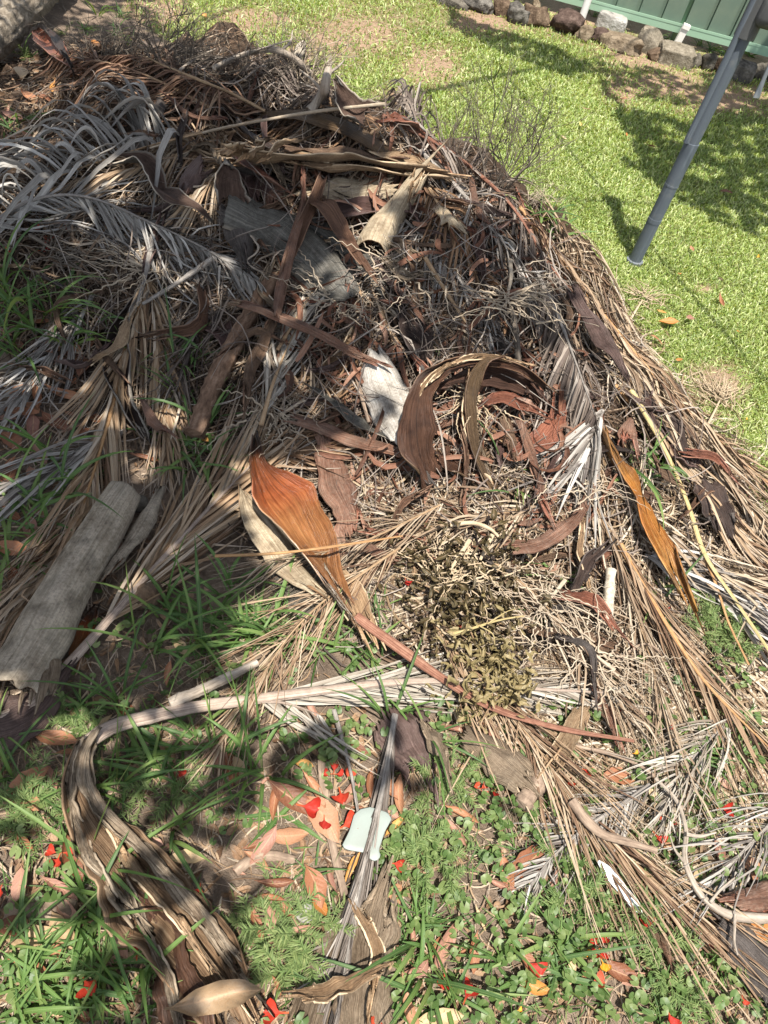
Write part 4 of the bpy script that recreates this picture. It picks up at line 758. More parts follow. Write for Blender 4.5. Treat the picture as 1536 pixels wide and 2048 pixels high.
sheath('purple brown ribbed spathe lying on the right crest', [(1148, 572), (1165, 605), (1195, 650), (1225, 695), (1248, 745)], [(0, .035), (.3, .075), (.65, .085), (1, .012)], .9, 'sh_purple', sgn=-1, dz=.11, roll=-8)
sheath('dark ribbed spathe in the straw along the right edge', [(1290, 790), (1330, 840), (1360, 890), (1380, 930)], [(0, .02), (.5, .08), (1, .03)], .9, 'sh_dark', dz=.05)
sheath('reddish shell at the right edge above the green grass tuft', [(1330, 905), (1365, 915), (1395, 935)], [(0, .05), (.5, .09), (1, .05)], .8, 'sh_purple', dz=.05)
sheath('red brown shell below the right edge straw fronds', [(1400, 960), (1425, 1010), (1445, 1060)], [(0, .08), (.5, .13), (1, .08)], .7, 'sh_dark', dz=.05)
# hero: curled ribbed strip
sheath('large ribbed brown strip curled into a loop in the middle right', [(858, 955, .05), (836, 890, .12), (834, 820, .18), (850, 768, .21), (895, 732, .21), (965, 722, .19), (1040, 738, .16), (1095, 778, .11)], [(0, .09), (.2, .11), (.42, .06), (.65, .028), (1, .012)], [(0, .5), (1, .35)], 'sh_ribbed', roll=[(0, 8), (.28, -2), (.42, -40), (.55, -68), (1, -62)], fray=(.03, .03), thick=.003, edge=.09, n=70, wob=.009,
       extra=[dict(pts=[(880, 770, .13), (930, 752, .14), (1000, 755, .12), (1060, 780, .09), (1090, 815, .06)], w=[(0, .02), (.4, .07), (1, .03)], curl=.4, roll=-55, mat='sh_loop_shade', fray=(.03, .04), edge=.14, wob=.01, name='torn_strip'),
              dict(pts=[(862, 760, .21), (910, 724, .225), (975, 712, .21), (1050, 728, .17)], w=[(0, .006), (.5, .014), (1, .005)], curl=.6, roll=-30, mat='sh_torn', edge=.2, name='split_strip'),
              dict(pts=[(820, 850, .15), (838, 785, .20), (880, 738, .22), (930, 722, .22)], w=[(0, .006), (.5, .013), (1, .005)], curl=.6, roll=-10, mat='sh_torn', edge=.2, name='split_strip'),
              dict(pts=[(1000, 716, .22), (972, 724, .22), (950, 760, .20), (944, 810, .17), (952, 870, .12), (975, 945, .07), (1008, 1015, .04)], w=[(0, .02), (.15, .045), (.6, .05), (1, .025)], curl=.55, mat='sh_ribbed', roll=[(0, -20), (.3, 8), (1, 10)], sgn=-1, fray=(.01, .03), edge=.1, wob=.007, name='split_strip'),
              dict(pts=[(935, 770, .18), (926, 830, .15), (940, 880, .11), (965, 935, .08), (990, 985, .05)], w=[(0, .006), (.5, .012), (1, .004)], curl=.5, mat='sh_torn', name='split_strip'),
              dict(pts=[(958, 850, .12), (955, 900, .09), (975, 960, .06), (995, 1005, .04)], w=[(0, .015), (.5, .03), (1, .015)], curl=.6, mat='sh_pale', name='split_strip'),
              dict(pts=[(925, 860, .13), (932, 910, .10), (930, 960, .06), (922, 1005, .04)], w=[(0, .008), (.5, .016), (1, .005)], curl=.6, mat='sh_brown', name='split_strip'),
              dict(pts=[(880, 898, .09), (893, 925, .075), (912, 938, .065)], w=[(0, .05), (1, .045)], curl=.5, mat='sh_ribbed', fray=(.01, .05), edge=.15, name='torn_corner')])
sheath('bright red brown strip arching inside the curled ribbed strip', [(965, 810), (1000, 795), (1040, 806), (1078, 822)], [(0, .02), (.5, .05), (1, .02)], .6, 'sh_rust', roll=-25, dz=.10)
sheath('dull red strip below the bright red brown one inside the loop', [(1040, 905), (1085, 880), (1110, 845), (1115, 810)], [(0, .06), (.5, .075), (1, .04)], .5, 'sh_rust', roll=-10, dz=.06)
sheath('brown broken stub inside the loop of the ribbed strip', [(1010, 835), (1020, 865), (1028, 905)], [(0, .06), (1, .06)], 1.5, 'sh_brown', sgn=-1, dz=.08)
sheath('cream strip behind the split strip of the ribbed loop', [(970, 850), (1000, 872), (1025, 895)], [(0, .03), (.5, .05), (1, .02)], .6, 'sh_cream', dz=.05)
sheath('thin red brown strip hanging right of the ribbed loop', [(1042, 845), (1062, 900), (1080, 955), (1088, 1000), (1100, 1030)], [(0, .03), (.4, .04), (1, .015)], 1.0, 'sh_rust', sgn=-1, dz=.08)
sheath('curved red brown strip in the straw below the ribbed loop', [(1030, 1092), (1085, 1080), (1130, 1052), (1165, 1015), (1185, 975)], [(0, .05), (.4, .06), (1, .02)], .8, 'sh_rust', sgn=-1, dz=.08, roll=10, fray=(.02, .02))
sheath('bright orange leaf base on the right side of the pile', [(1205, 855), (1235, 920), (1268, 980), (1300, 1045), (1345, 1142)], [(0, .015), (.25, .032), (.55, .055), (.85, .058), (1, .03)], [(0, 1.3), (1, .9)], 'sh_yellow', dz=.085, roll=-6, fray=(.01, .06), edge=.1, wob=.008)
sheath('small ragged orange leaf base in the right hand straw', [(1262, 838), (1258, 862), (1262, 890)], [(0, .02), (.6, .07), (1, .08)], .6, 'sh_rust', dz=.08, fray=(.0, .04), sgn=-1)
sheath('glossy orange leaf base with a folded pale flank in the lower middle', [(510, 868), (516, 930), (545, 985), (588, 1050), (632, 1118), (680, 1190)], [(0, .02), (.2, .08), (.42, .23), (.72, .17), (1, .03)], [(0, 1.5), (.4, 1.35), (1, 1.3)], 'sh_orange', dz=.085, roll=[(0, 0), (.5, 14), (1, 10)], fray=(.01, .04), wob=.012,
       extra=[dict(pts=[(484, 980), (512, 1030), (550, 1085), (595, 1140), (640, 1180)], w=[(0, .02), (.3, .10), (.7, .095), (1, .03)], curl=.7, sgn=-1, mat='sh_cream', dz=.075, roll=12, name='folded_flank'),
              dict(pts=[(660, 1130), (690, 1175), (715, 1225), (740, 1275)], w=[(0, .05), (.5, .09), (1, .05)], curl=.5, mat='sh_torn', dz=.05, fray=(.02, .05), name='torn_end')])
sheath('mottled reddish slab of leaf base right of the glossy orange one', [(650, 862), (660, 915), (672, 970), (700, 1030), (712, 1085)], [(0, .07), (.5, .10), (1, .09)], .45, 'sh_rust', dz=.05, fray=(.03, .04), edge=.1, sgn=-1)
sheath('dark red brown strip left of the white leaf base', [(592, 834), (640, 850), (700, 872), (768, 890), (815, 905)], [(0, .035), (.5, .055), (1, .03)], .6, 'sh_rust', dz=.08, sgn=-1)
sheath('long rusty strip with a frayed orange tip in the middle', [(476, 604), (520, 614), (560, 630), (640, 665), (705, 700), (758, 726)], [(0, .025), (.3, .045), (1, .02)], .9, 'sh_rust', dz=.13, sgn=-1, fib=-1, roll=-10)
sheath('grey strip left of the white leaf base', [(632, 778), (680, 810), (730, 850), (775, 868)], [(0, .02), (.5, .045), (1, .02)], .8, 'sh_slate', dz=.08, sgn=-1)
sheath('thin brown strip hanging beside the rotting bark log', [(548, 640), (522, 690), (500, 740), (493, 800)], [(0, .03), (.4, .05), (1, .02)], .6, 'sh_brown', dz=.09, sgn=-1)
sheath('hollow grey leaf base with a dark inside on the left fan', [(300, 585), (266, 622), (246, 690), (246, 760), (258, 815), (290, 872)], [(0, .05), (.25, .10), (.6, .115), (.85, .08), (1, .01)], [(0, 2.2), (.3, 1.9), (.5, 1.6), (.8, 2.3), (1, 1.4)], 'sh_hollow', dz=.03, roll=[(0, -30), (.5, -22), (1, -10)])
sheath('dark red brown shell in the hollow left of the rotting bark log', [(400, 655), (425, 650), (455, 665), (470, 690)], [(0, .06), (.5, .14), (1, .08)], .6, 'sh_purple', dz=.02)
MAT['sh_roll'] = sheath_mat('speckled grey leaf base', [(.29, .245, .19), (.38, .33, .26), (.46, .40, .325)], [(.10, .05, .03), (.20, .11, .06)], (.12, .105, .085), .6, 16, .6, .85, .12)
sheath('thick rolled grey leaf base like a log at the left edge', [(246, 962), (198, 1035), (150, 1110), (100, 1195), (58, 1270), (8, 1350)], [(0, .24), (.15, .285), (.7, .30), (1, .26)], [(0, 2.6), (.65, 2.6), (.85, 2.2), (1, 1.3)], 'sh_roll', sgn=-1, dz=.118, thick=.006, fray=(.004, .010), wob=.003, edge=.015, n=60, org=.35,
       extra=[dict(pts=[(62, 1290), (76, 1315), (84, 1345), (76, 1378)], w=[(0, .06), (.5, .085), (1, .07)], curl=.9, mat='sh_pale', sgn=-1, dz=.085, name='crumpled_end'), dict(pts=[(25, 1330), (50, 1350), (70, 1362)], w=.06, curl=.9, mat='sh_pale', dz=.06, name='crumpled_end')])
sheath('slim rolled grey leaf base lying against the thick rolled one', [(322, 968), (302, 1015), (270, 1065), (240, 1105), (212, 1145)], [(0, .04), (.4, .085), (1, .03)], 1.5, 'sh_roll', sgn=-1, dz=.06)
sheath('orange brown leaf base between the pinkish stalk and the rolled one', [(185, 1225), (165, 1275), (148, 1320)], [(0, .02), (.5, .05), (1, .03)], .7, 'sh_orange', dz=.02)
sheath('pale ribbed leaf base at the bottom centre under the black streaked frond', [(775, 1760), (752, 1850), (738, 1940), (725, 2080)], [(0, .05), (.3, .10), (1, .115)], .8, 'sh_pale', sgn=-1, dz=.04, fray=(.05, .02), edge=.1, wob=.012, org=1.8)
sheath('tan ribbed leaf base left of the black streaked frond at the bottom', [(725, 1765), (690, 1850), (655, 1930), (610, 2060)], [(0, .03), (.4, .07), (1, .09)], .9, 'sh_pale', sgn=-1, dz=.025, fray=(.04, .02))
sheath('thin curled tan strip crossing the bottom end of the black streaked frond', [(596, 1992), (640, 1990), (690, 1970), (745, 1945)], [(0, .03), (.5, .04), (1, .025)], .7, 'sh_torn', roll=30, dz=.07, fray=(.02, .02))
sheath('slim tan strip folded over the pale ribbed leaf base', [(720, 1820), (742, 1865), (757, 1905), (750, 1945)], .022, .5, 'sh_torn', dz=.06)
sheath('tan half shell under the hanging strands in the lower middle', [(935, 1465), (985, 1500), (1040, 1545), (1085, 1590)], [(0, .07), (.5, .11), (1, .08)], .8, 'sh_pale', sgn=-1, dz=.05)
sheath('short tan strip standing across the clover in the lower right', [(1170, 1415), (1150, 1450), (1130, 1490), (1112, 1520)], [(0, .05), (1, .05)], .6, 'sh_torn', sgn=-1, dz=.05)
sheath('brown strip pointing down through the clover in the lower right', [(1190, 1365), (1205, 1405), (1222, 1440), (1235, 1475)], [(0, .03), (.5, .035), (1, .015)], .7, 'sh_rust', sgn=-1, dz=.04)
sheath('pinkish brown slab with torn fibres below the bleached white frond', [(800, 1440), (820, 1475), (840, 1515), (850, 1550)], [(0, .14), (.5, .16), (1, .10)], .4, 'sh_purple', sgn=-1, dz=.03, fray=(.03, .04), fib=1)
sheath('curling grey leaf base tip right of the pinkish brown slab', [(850, 1450), (868, 1475), (885, 1505), (892, 1530)], [(0, .03), (.5, .055), (1, .02)], .9, 'sh_pale', dz=.06, sgn=-1)
sheath('dark ribbed leaf base at the right edge near the bottom', [(1430, 1835), (1480, 1880), (1530, 1930), (1590, 1990)], [(0, .03), (.4, .10), (1, .13)], .6, 'sh_dark', sgn=-1, dz=.04)
sheath('brown strip on the soil at the lower right', [(1285, 1800), (1310, 1850), (1330, 1895), (1345, 1930)], [(0, .025), (.5, .03), (1, .01)], .7, 'sh_brown', sgn=-1, dz=.02)
sheath('broken orange brown butt of a leaf base at the right edge', [(1490, 1800), (1520, 1795), (1570, 1785)], [(0, .06), (1, .09)], 1.4, 'sh_rust', sgn=-1, dz=.06, fray=(.04, .0))
sheath('broken brown leaf base in the clover patch under the pale sticks', [(1060, 1255), (1130, 1268), (1200, 1282), (1245, 1298)], [(0, .03), (.5, .06), (1, .04)], .8, 'sh_brown', sgn=-1, dz=.05)
sheath('red brown dead leaf base near the log at the top left', [(70, 60), (92, 90), (118, 112), (140, 128)], [(0, .05), (.5, .15), (1, .05)], .8, 'sh_rust', dz=.05)
sheath('dark curled strip beside the log at the top left', [(90, 55), (112, 80), (128, 105), (138, 125)], [(0, .02), (.5, .05), (1, .01)], 1.0, 'sh_dark', dz=.09)
sheath('dark shell on the pile right of the cream leaf base', [(815, 390), (835, 425), (850, 455)], [(0, .03), (.5, .07), (1, .03)], .9, 'sh_purple', dz=.06)

# ---------------------------------------------------------------- sticks and stalks
SCRAP = []
def scrap(px, py):
    a = rng.uniform(0, 360); L = rng.uniform(30, 75); b = a + rng.normal(0, 35); pts = [(px, py), (px + L * cos(radians(a)), py + L * sin(radians(a))), (px + L * cos(radians(a)) + L * cos(radians(b)), py + L * sin(radians(a)) + L * sin(radians(b)))]
    k, lab_ = [('sh_rust', 'rusty leaf base scrap'), ('sh_brown', 'brown leaf base scrap'), ('sh_purple', 'purplish leaf base scrap'), ('sh_torn', 'tan leaf base scrap'), ('sh_dark', 'dark leaf base scrap'), ('sh_pale', 'pale leaf base scrap')][rng.choice(6, p=[.24, .24, .16, .14, .14, .08])]
    w0 = rng.uniform(.018, .05); o = sheath('scrap', pts, [(0, w0 * rng.uniform(.2, .9)), (.5, w0), (1, w0 * rng.uniform(.1, .8))], rng.uniform(.6, 1.5), k, roll=rng.normal(0, 22), dz=rng.uniform(.03, .09), sgn=rng.choice([-1, 1]), fray=(.02, .03), edge=.12, n=26, name='leaf_base_scrap')
    SCRAP.append((o, lab_, px, py))
for poly, n in (([(600, 330), (900, 330), (1120, 560), (1180, 900), (1000, 1000), (760, 920), (560, 820), (520, 560)], 46), ([(200, 180), (760, 230), (560, 420), (300, 470), (180, 330)], 16), ([(700, 1000), (1200, 960), (1300, 1200), (1000, 1320), (760, 1240)], 14), ([(1100, 600), (1400, 860), (1500, 1050), (1250, 1000), (1150, 800)], 10), ([(0, 480), (450, 560), (420, 820), (0, 760)], 10)):
    PA = np.array(poly)
    for _ in range(n):
        while True:
            x_, y_ = rng.uniform(PA[:, 0].min(), PA[:, 0].max()), rng.uniform(PA[:, 1].min(), PA[:, 1].max())
            if inpoly(np.array([x_]), np.array([y_]), poly)[0]: break
        scrap(x_, y_)
def stick(label, pts, r, mat, dz=.03, name='stick', cat='stick', rough=.03, flat=.9, forks=(), n=36, group='sticks and stalks in the pile', taper=(1, .6), wig=0.0):
    P = trace(pts, n, dz)
    if wig: P[:, 0] += wig * vnoise(n, n / 3); P[:, 1] += wig * vnoise(n, n / 3)
    rr = r * np.interp(np.linspace(0, 1, n), [0, 1], taper) * (1 + .1 * vnoise(n, 9)); g = G(); tube(g, P, rr, 10, flat, rng.random(), rough)
    if not forks: return tag(obj(name, g, MAT[mat], None, P[0]), label, cat, group)
    root = empty(name, P[0], label, cat, group); part('stem', g, MAT[mat], root)
    for fp, fr_ in forks:
        Q = trace(fp, 24, dz + .01); g = G(); tube(g, Q, fr_ * np.linspace(1, .4, 24) * (1 + .12 * vnoise(24, 8)), 8, 1, rng.random(), rough); part('side_branch', g, MAT[mat], root)
    return root
stick('thick rotting bark log in the middle left of the pile', [(548, 550), (505, 620), (462, 700), (430, 765), (388, 868)], .036, 'bark', .05, 'rotting_log', 'log', .09, .75, taper=(.9, 1.0))
stick('yellow green leaf stalk slanting down the right side', [(1262, 780), (1300, 845), (1343, 927), (1378, 1015), (1410, 1110), (1470, 1200), (1560, 1335)], .0095, 'rach_yellow', .06, 'leaf_stalk', 'leaf stalk', .02, .6)
stick('thin orange rotten stalk beside the yellow green one', [(1400, 1090), (1432, 1170), (1455, 1240), (1478, 1290), (1498, 1330)], .006, 'rach_orange', .05, 'leaf_stalk', 'leaf stalk', .08, .4)
stick('long red brown leaf stalk curving from the orange leaf base to the clover', [(712, 1232), (760, 1268), (893, 1362), (993, 1418), (1118, 1456), (1268, 1482)], .0125, 'rach_red', .06, 'leaf_stalk', 'leaf stalk', .02, .4, taper=(1.3, .35))
stick('thin straight orange stalk lying across the glossy orange leaf base', [(430, 1112), (560, 1106), (700, 1088), (805, 1072)], .005, 'rach_orange', .15, 'leaf_stalk', 'leaf stalk', .02, .5)
stick('pale broken stick above the bleached white frond', [(340, 1408), (425, 1370), (515, 1325)], .015, 'deadwood', .05, rough=.04)
stick('mottled white stick standing in the sunlit straw', [(1222, 1140), (1218, 1190), (1212, 1245)], .016, 'mottled', .05, rough=.03, taper=(1, 1))
stick('thick pale bent stalk at the lower middle of the straw', [(900, 1050), (945, 1046), (980, 1058), (1000, 1076)], .008, 'wirypale', .06)
stick('grey brown curved branch on the small grey white frond', [(1143, 1601), (1172, 1640), (1205, 1668), (1248, 1682), (1313, 1701)], .012, 'brownwood', .06, 'branch', 'branch', .03)
stick('pale forked branch curving down to the right edge near the bottom', [(1310, 1556), (1352, 1600), (1372, 1660), (1370, 1720), (1398, 1785), (1448, 1825), (1500, 1835), (1560, 1838)], .0065, 'deadwood', .05, 'branch', 'branch', .05, .9, [([(1372, 1668), (1400, 1672), (1432, 1665)], .005), ([(1370, 1725), (1350, 1700), (1340, 1672)], .004), ([(1420, 1805), (1440, 1780), (1470, 1755)], .004), ([(1470, 1830), (1468, 1880), (1475, 1910)], .004)], taper=(.6, 1.6))
stick('dark twig lying across the clover below the red brown stalk', [(1150, 1492), (1230, 1510), (1300, 1545), (1370, 1620)], .006, 'brownwood', .03, 'twig', 'twig')
stick('short grey log stub under the hanging strands', [(1045, 1612), (1062, 1585), (1090, 1552)], .022, 'brownwood', .03, 'log_stub', 'log', .06, .9, taper=(1, 1))
stick('pale branch arching over the back of the pile', [(428, 135), (465, 118), (500, 106), (550, 100), (590, 118), (622, 148)], .011, 'deadwood', .10, 'branch', 'branch', .04, 1, [([(500, 106), (540, 92), (580, 80)], .005), ([(560, 102), (580, 85), (585, 62)], .005)], taper=(.7, 1))
stick('grey forked branch standing at the back right of the pile', [(622, 222), (645, 190), (655, 150), (662, 112)], .014, 'deadwood', .10, 'branch', 'branch', .05, 1, [([(645, 185), (625, 160), (600, 140)], .006), ([(655, 150), (680, 130), (690, 118)], .005)], taper=(1.3, .3))
stick('pale straight branch in the dead tangle at the back', [(360, 140), (390, 118), (430, 98)], .006, 'deadwood', .08, 'branch', 'branch')
stick('long thin grey stalk lying along the silvery frond', [(770, 208), (640, 222), (530, 240), (420, 262), (300, 296)], .006, 'wiry', .12, 'leaf_stalk', 'leaf stalk')
stick('short pale stump on the lawn behind the pile', [(592, 118), (600, 100), (607, 84)], .02, 'mottled', .05, 'stump', 'stump', .05)
stick('grey stalk leading into the hollow grey leaf base', [(430, 515), (385, 545), (340, 575), (285, 608)], .011, 'rach_grey', .07, 'leaf_stalk', 'leaf stalk')
stick('upright grey stalk above the left fan', [(306, 470), (298, 520), (285, 575), (275, 610)], .009, 'rach_grey', .07, 'leaf_stalk', 'leaf stalk')
stick('dark stick standing left of the white leaf base', [(702, 712), (715, 760), (728, 810), (738, 845)], .009, 'brownwood', .07)
stick('straight brown stalk across the middle right of the pile', [(850, 515), (890, 580), (932, 645)], .007, 'rach_tan', .10, 'leaf_stalk', 'leaf stalk')
stick('brown stalk running under the right edge fronds', [(1180, 1370), (1280, 1290), (1330, 1310)], .005, 'brownwood', .04, 'twig', 'twig')
stick('bent pale stalk in the dark hollow right of the left fan', [(500, 470), (515, 500), (500, 525), (540, 560)], .004, 'deadwood', .08, 'twig', 'twig', wig=.004)
stick('green seed stem in the wilted vine', [(905, 1268), (950, 1255), (1000, 1240), (1048, 1232)], .004, 'rach_yellow', .09, 'stem', 'stem', forks=[([(960, 1252), (985, 1268), (990, 1290)], .0025), ([(975, 1248), (1010, 1225), (1030, 1218)], .0025)])
stick('brown vertical strip of bark left of the white plastic piece', [(645, 1520), (652, 1620), (668, 1700), (690, 1790)], .013, 'brownwood', .015, 'bark_strip', 'bark', .06, .3)
stick('thin grey stalk leaning right of the white plastic piece', [(668, 1420), (690, 1500), (705, 1560), (716, 1625)], .006, 'rach_grey', .03, 'leaf_stalk', 'leaf stalk')
stick('curved tan root under the hanging straw broom', [(470, 1745), (500, 1722), (545, 1712), (590, 1720)], .014, 'brownwood', .0, 'root', 'root', .05)
stick('dark thin root curving below the brown leaves', [(560, 1800), (610, 1795), (650, 1775), (690, 1745)], .006, 'brownwood', .005, 'root', 'root', .05)
stick('pale thick stalk in the right hand straw below the orange leaf base', [(1345, 1070), (1420, 1150), (1480, 1240), (1540, 1330)], .008, 'deadwood', .03, 'leaf_stalk', 'leaf stalk')
stick('grey weathered plank end on the soil at the left', [(15, 1818), (80, 1812), (148, 1822)], .025, 'brownwood', .0, 'plank', 'plank', .05, .35, taper=(1, .9))
stick('knobbly dark flower spike in the middle right of the pile', [(1022, 610), (1030, 650), (1036, 700), (1036, 745)], .012, 'darktwig', .10, 'flower_spike', 'flower spike', .25, 1, taper=(.5, .8))

# ---------------------------------------------------------------- wiry flower stalks and twig sprays
def wiry(label, c, R, n, mat, r=.0016, zig=.006, dirs=(0, 360), dz=.03, up=.3, seed_pt=None, name='palm_flower_stalk', cat='flower stalk', main=None, fine=.35):
    P0 = onpile(c[0], c[1], dz)[0]; root = empty(name, P0, label, cat, 'dried flower stalks and twig sprays'); g = G()
    for k in range(n):
        a = radians(rng.uniform(*dirs)); Ls = R * rng.uniform(.5, 1.1); m = 16; s = np.linspace(0, 1, m); az = a + rng.normal(0, .5) * s + rng.normal(0, .25, m) * fine
        zg = zig * .75 * np.where(np.arange(m) % 2, 1, -1) * rng.uniform(.1, 1.2, m); st = Ls / m; x = np.cumsum(np.cos(az)) * st; y = np.cumsum(np.sin(az)) * st
        zz = P0[2] + up * Ls * rng.uniform(-.1, 1) * np.sin(s * rng.uniform(1.2, 2.6)) + zig * .6 * rng.normal(0, 1, m) * (s > .05)
        ox, oy = (rng.normal(0, R * .28), rng.normal(0, R * .28)) if k % 3 else (rng.normal(0, .012), rng.normal(0, .012)); X = P0[0] + ox + x + zg * -np.sin(a) * (s > .1); Y = P0[1] + oy + y + zg * np.cos(a) * (s > .1)
        zz = np.maximum(zz, H(X, Y) + .006 + .04 * rng.random())
        tube(g, np.stack([X, Y, zz], 1), r * rng.uniform(.8, 1.4) * np.linspace(1.7, .35, m), 5, 1, rng.random(), 0, False)
    part('branchlets', g, MAT[mat], root)
    if main:
        g = G(); tube(g, trace(main, 20, dz + .01), np.linspace(r * 5, r * 3, 20), 8, .8, .5, .04); part('stalk', g, MAT[mat], root)
    return root
def zed(px, py, kw): pass
wiry('tangled pale flower stalk above the black leaf base', (830, 545), .24, 46, 'wiry', main=[(770, 500), (800, 525), (830, 545)])
wiry('grey curly flower stalk hanging above the dark flower spike', (1015, 590), .24, 60, 'wiry', .0015, .002, (200, 420), .08, .3, main=[(1020, 520), (1022, 555), (1015, 590)], fine=.6)
wiry('wiry flower stalk right of the whitish fan', (690, 600), .22, 44, 'wiry', main=[(650, 580), (670, 590), (690, 600)])
wiry('pale brown flower stalk tangled in the middle left', (560, 830), .20, 36, 'wiry', main=[(610, 800), (585, 815), (560, 830)])
wiry('zigzag pale flower stalk over the clover patch in the lower right', (1180, 1300), .26, 46, 'wiry', .0012, .005, (0, 360), .05, .16, main=[(1230, 1340), (1205, 1322), (1180, 1300)])
wiry('zigzag flower stalk left of the mottled white stick', (1090, 1210), .22, 34, 'wiry', .0013, .005, (0, 360), .06, .16, main=[(1130, 1160), (1110, 1185), (1090, 1210)])
wiry('pale chopped flower stalk in the sunlit straw', (900, 1140), .20, 36, 'wirypale', .0015, .003, (0, 360), .05, .14, main=[(940, 1080), (920, 1110), (900, 1140)])
wiry('stubby flower stalk above the wilted vine', (960, 1120), .17, 24, 'wirypale', .0015, .003, (0, 360), .05, .14, main=[(985, 1070), (972, 1095), (960, 1120)])
wiry('dark flower stalk in the shade at the left', (110, 500), .26, 50, 'darktwig', .0018, .004, (-60, 120), .03, .25, main=[(60, 470), (85, 485), (110, 500)])
wiry('dark wiry stalk in the shade under the brush shaped frond', (300, 540), .24, 50, 'wiry', .0016, .004, (0, 360), .03, .2, main=[(260, 520), (280, 530), (300, 540)])
wiry('reddish fibrous stalk inside the ribbed loop', (950, 790), .15, 34, 'wirypale', .0015, .003, (180, 380), .06, .2, main=[(930, 760), (940, 775), (950, 790)])
wiry('pale stalk at the right below the grey tuft', (1150, 960), .20, 28, 'wiry', .0013, .003, (180, 400), .06, .15, main=[(1185, 915), (1168, 938), (1150, 960)])
wiry('fine straw bundle lying on the lawn beyond the right edge', (1440, 800), .16, 90, 'wirypale', .0011, .002, (40, 160), .01, .35, main=[(1415, 850), (1428, 825), (1440, 800)], fine=.5)
wiry('small dry grass clump on the lawn near the scattered orange leaves', (1285, 600), .14, 40, 'wirypale', .0012, .002, (-30, 200), .01, .3, main=[(1260, 640), (1272, 620), (1285, 600)], fine=.5)
wiry('dark wiry root bundle near the glossy orange leaf base', (615, 1150), .12, 40, 'darktwig', .0012, .002, (150, 330), .03, .2, main=[(640, 1130), (628, 1140), (615, 1150)])
def spray(label, px, py, Ht, lean, n, mat, r=.003, spread=.5, depth=3, dz=.0, name='twig_spray', cat='dead twigs'):
    P0 = onpile(px, py, dz)[0]; root = empty(name, P0, label, cat, 'dried flower stalks and twig sprays'); g = G()
    def grow(p, d, L, rr, dep):
        m = 8; q = [p]; dd = np.array(d)
        for k in range(m):
            dd = nrm(dd + rng.normal(0, .10, 3) + np.array([0, 0, .01])); q.append(q[-1] + dd * L / m)
        q = np.array(q); tube(g, q, np.linspace(rr, rr * .6, m + 1), 5, 1, rng.random(), 0, False)
        if dep > 0:
            for j in range(rng.integers(2, 4)):
                i = rng.integers(3, m + 1); grow(q[i], nrm(dd + rng.normal(0, spread, 3)), L * rng.uniform(.5, .8), rr * .62, dep - 1)
    for k in range(n):
        grow(P0 + np.r_[rng.normal(0, .02, 2), -.005], nrm(np.array(lean) + rng.normal(0, .3, 3)), Ht * rng.uniform(.35, .55), r * rng.uniform(.8, 1.3), depth)
    return part('twigs', g, MAT[mat], root)
spray('bare upright twig bush at the right crest against the lawn', 985, 392, .50, (.22, .15, 1), 17, 'darktwig', .0026, .36)
spray('thin bare twigs beside the twig bush on the crest', 905, 330, .34, (-.1, .2, 1), 9, 'darktwig', .002, .4)
spray('tangle of dark dead branches at the back left of the pile', 320, 140, .42, (.7, .1, .35), 34, 'darktwig', .0028, .5)
spray('dead twiggy branches at the back middle of the pile', 500, 170, .38, (.6, .15, .35), 34, 'darktwig', .003, .5)
spray('pale dead twigs at the back right of the pile', 610, 215, .34, (.2, .2, .8), 8, 'wiry', .003, .55)
spray('dry twig spray on the lawn edge right of the twig bush', 1050, 420, .18, (.4, .2, .8), 6, 'wiry', .002, .5)
spray('low dead twigs at the far left behind the silvery frond', 200, 150, .36, (.6, .2, .4), 24, 'darktwig', .003, .6)

# ---------------------------------------------------------------- repeats: meshes
LAND = [('the white plant label', 1243, 1776), ('the white plastic piece', 725, 1680), ('the split leaf base', 270, 1720), ('the thick rolled leaf base', 130, 1140), ('the glossy orange leaf base', 590, 1060),
        ('the curled ribbed strip', 920, 830), ('the clothesline pole foot', 1268, 525), ('the hollow grey leaf base', 255, 720), ('the corner log', 50, 60), ('the bright orange leaf base', 1285, 1020),
        ('the curved grey brown branch', 1220, 1670), ('the black streaked frond', 715, 1850), ('the big tan dead leaf', 430, 2005), ('the mottled white stick', 1216, 1190), ('the rotting bark log', 460, 700),
        ('the bleached white frond', 620, 1386), ('the small grey white frond', 1190, 1640), ('the slate grey leaf base', 600, 470), ('the silvery curled frond', 120, 340), ('the dark ribbed leaf base', 1490, 1890), ('the wilted vine', 930, 1210), ('the pinkish brown slab', 830, 1490),
        ('the long flat border rock', 1240, 80), ('the twig bush', 985, 330), ('the straw broom', 560, 1310)]
PENDING = {}
def later(o, kind, px, py, cat, group):
    PENDING.setdefault(kind, []).append([o, px, py, cat, group])
def finish_labels():
    for kind, L in PENDING.items():
        used = {}
        for it in L:
            o, px, py, cat, group = it
            nm, lx, ly = min(LAND, key=lambda q: (q[1] - px) ** 2 + (q[2] - py) ** 2); dx, dy = px - lx, py - ly
            d = ('right of' if dx > 0 else 'left of') if abs(dx) > 1.6 * abs(dy) else ('below' if dy > 0 else 'above') if abs(dy) > 1.6 * abs(dx) else (('below' if dy > 0 else 'above') + ' ' + ('right of' if dx > 0 else 'left of'))
            used.setdefault((nm, d), []).append((math.hypot(dx, dy), it))
        for (nm, d), its in used.items():
            its.sort(key=lambda q: q[0]); words = ['nearest', 'second nearest', 'third nearest', 'fourth nearest', 'fifth nearest', 'sixth nearest', 'seventh nearest', 'eighth nearest', 'ninth nearest', 'tenth nearest', 'eleventh nearest', 'twelfth nearest', 'thirteenth nearest', 'fourteenth nearest']
            for k, (_, (o, px, py, cat, group)) in enumerate(its):
                lab = f'{kind} {d} {nm}' + ('' if len(its) == 1 else f', {words[min(k, 13)]}')
                tag(o, lab, cat, group)
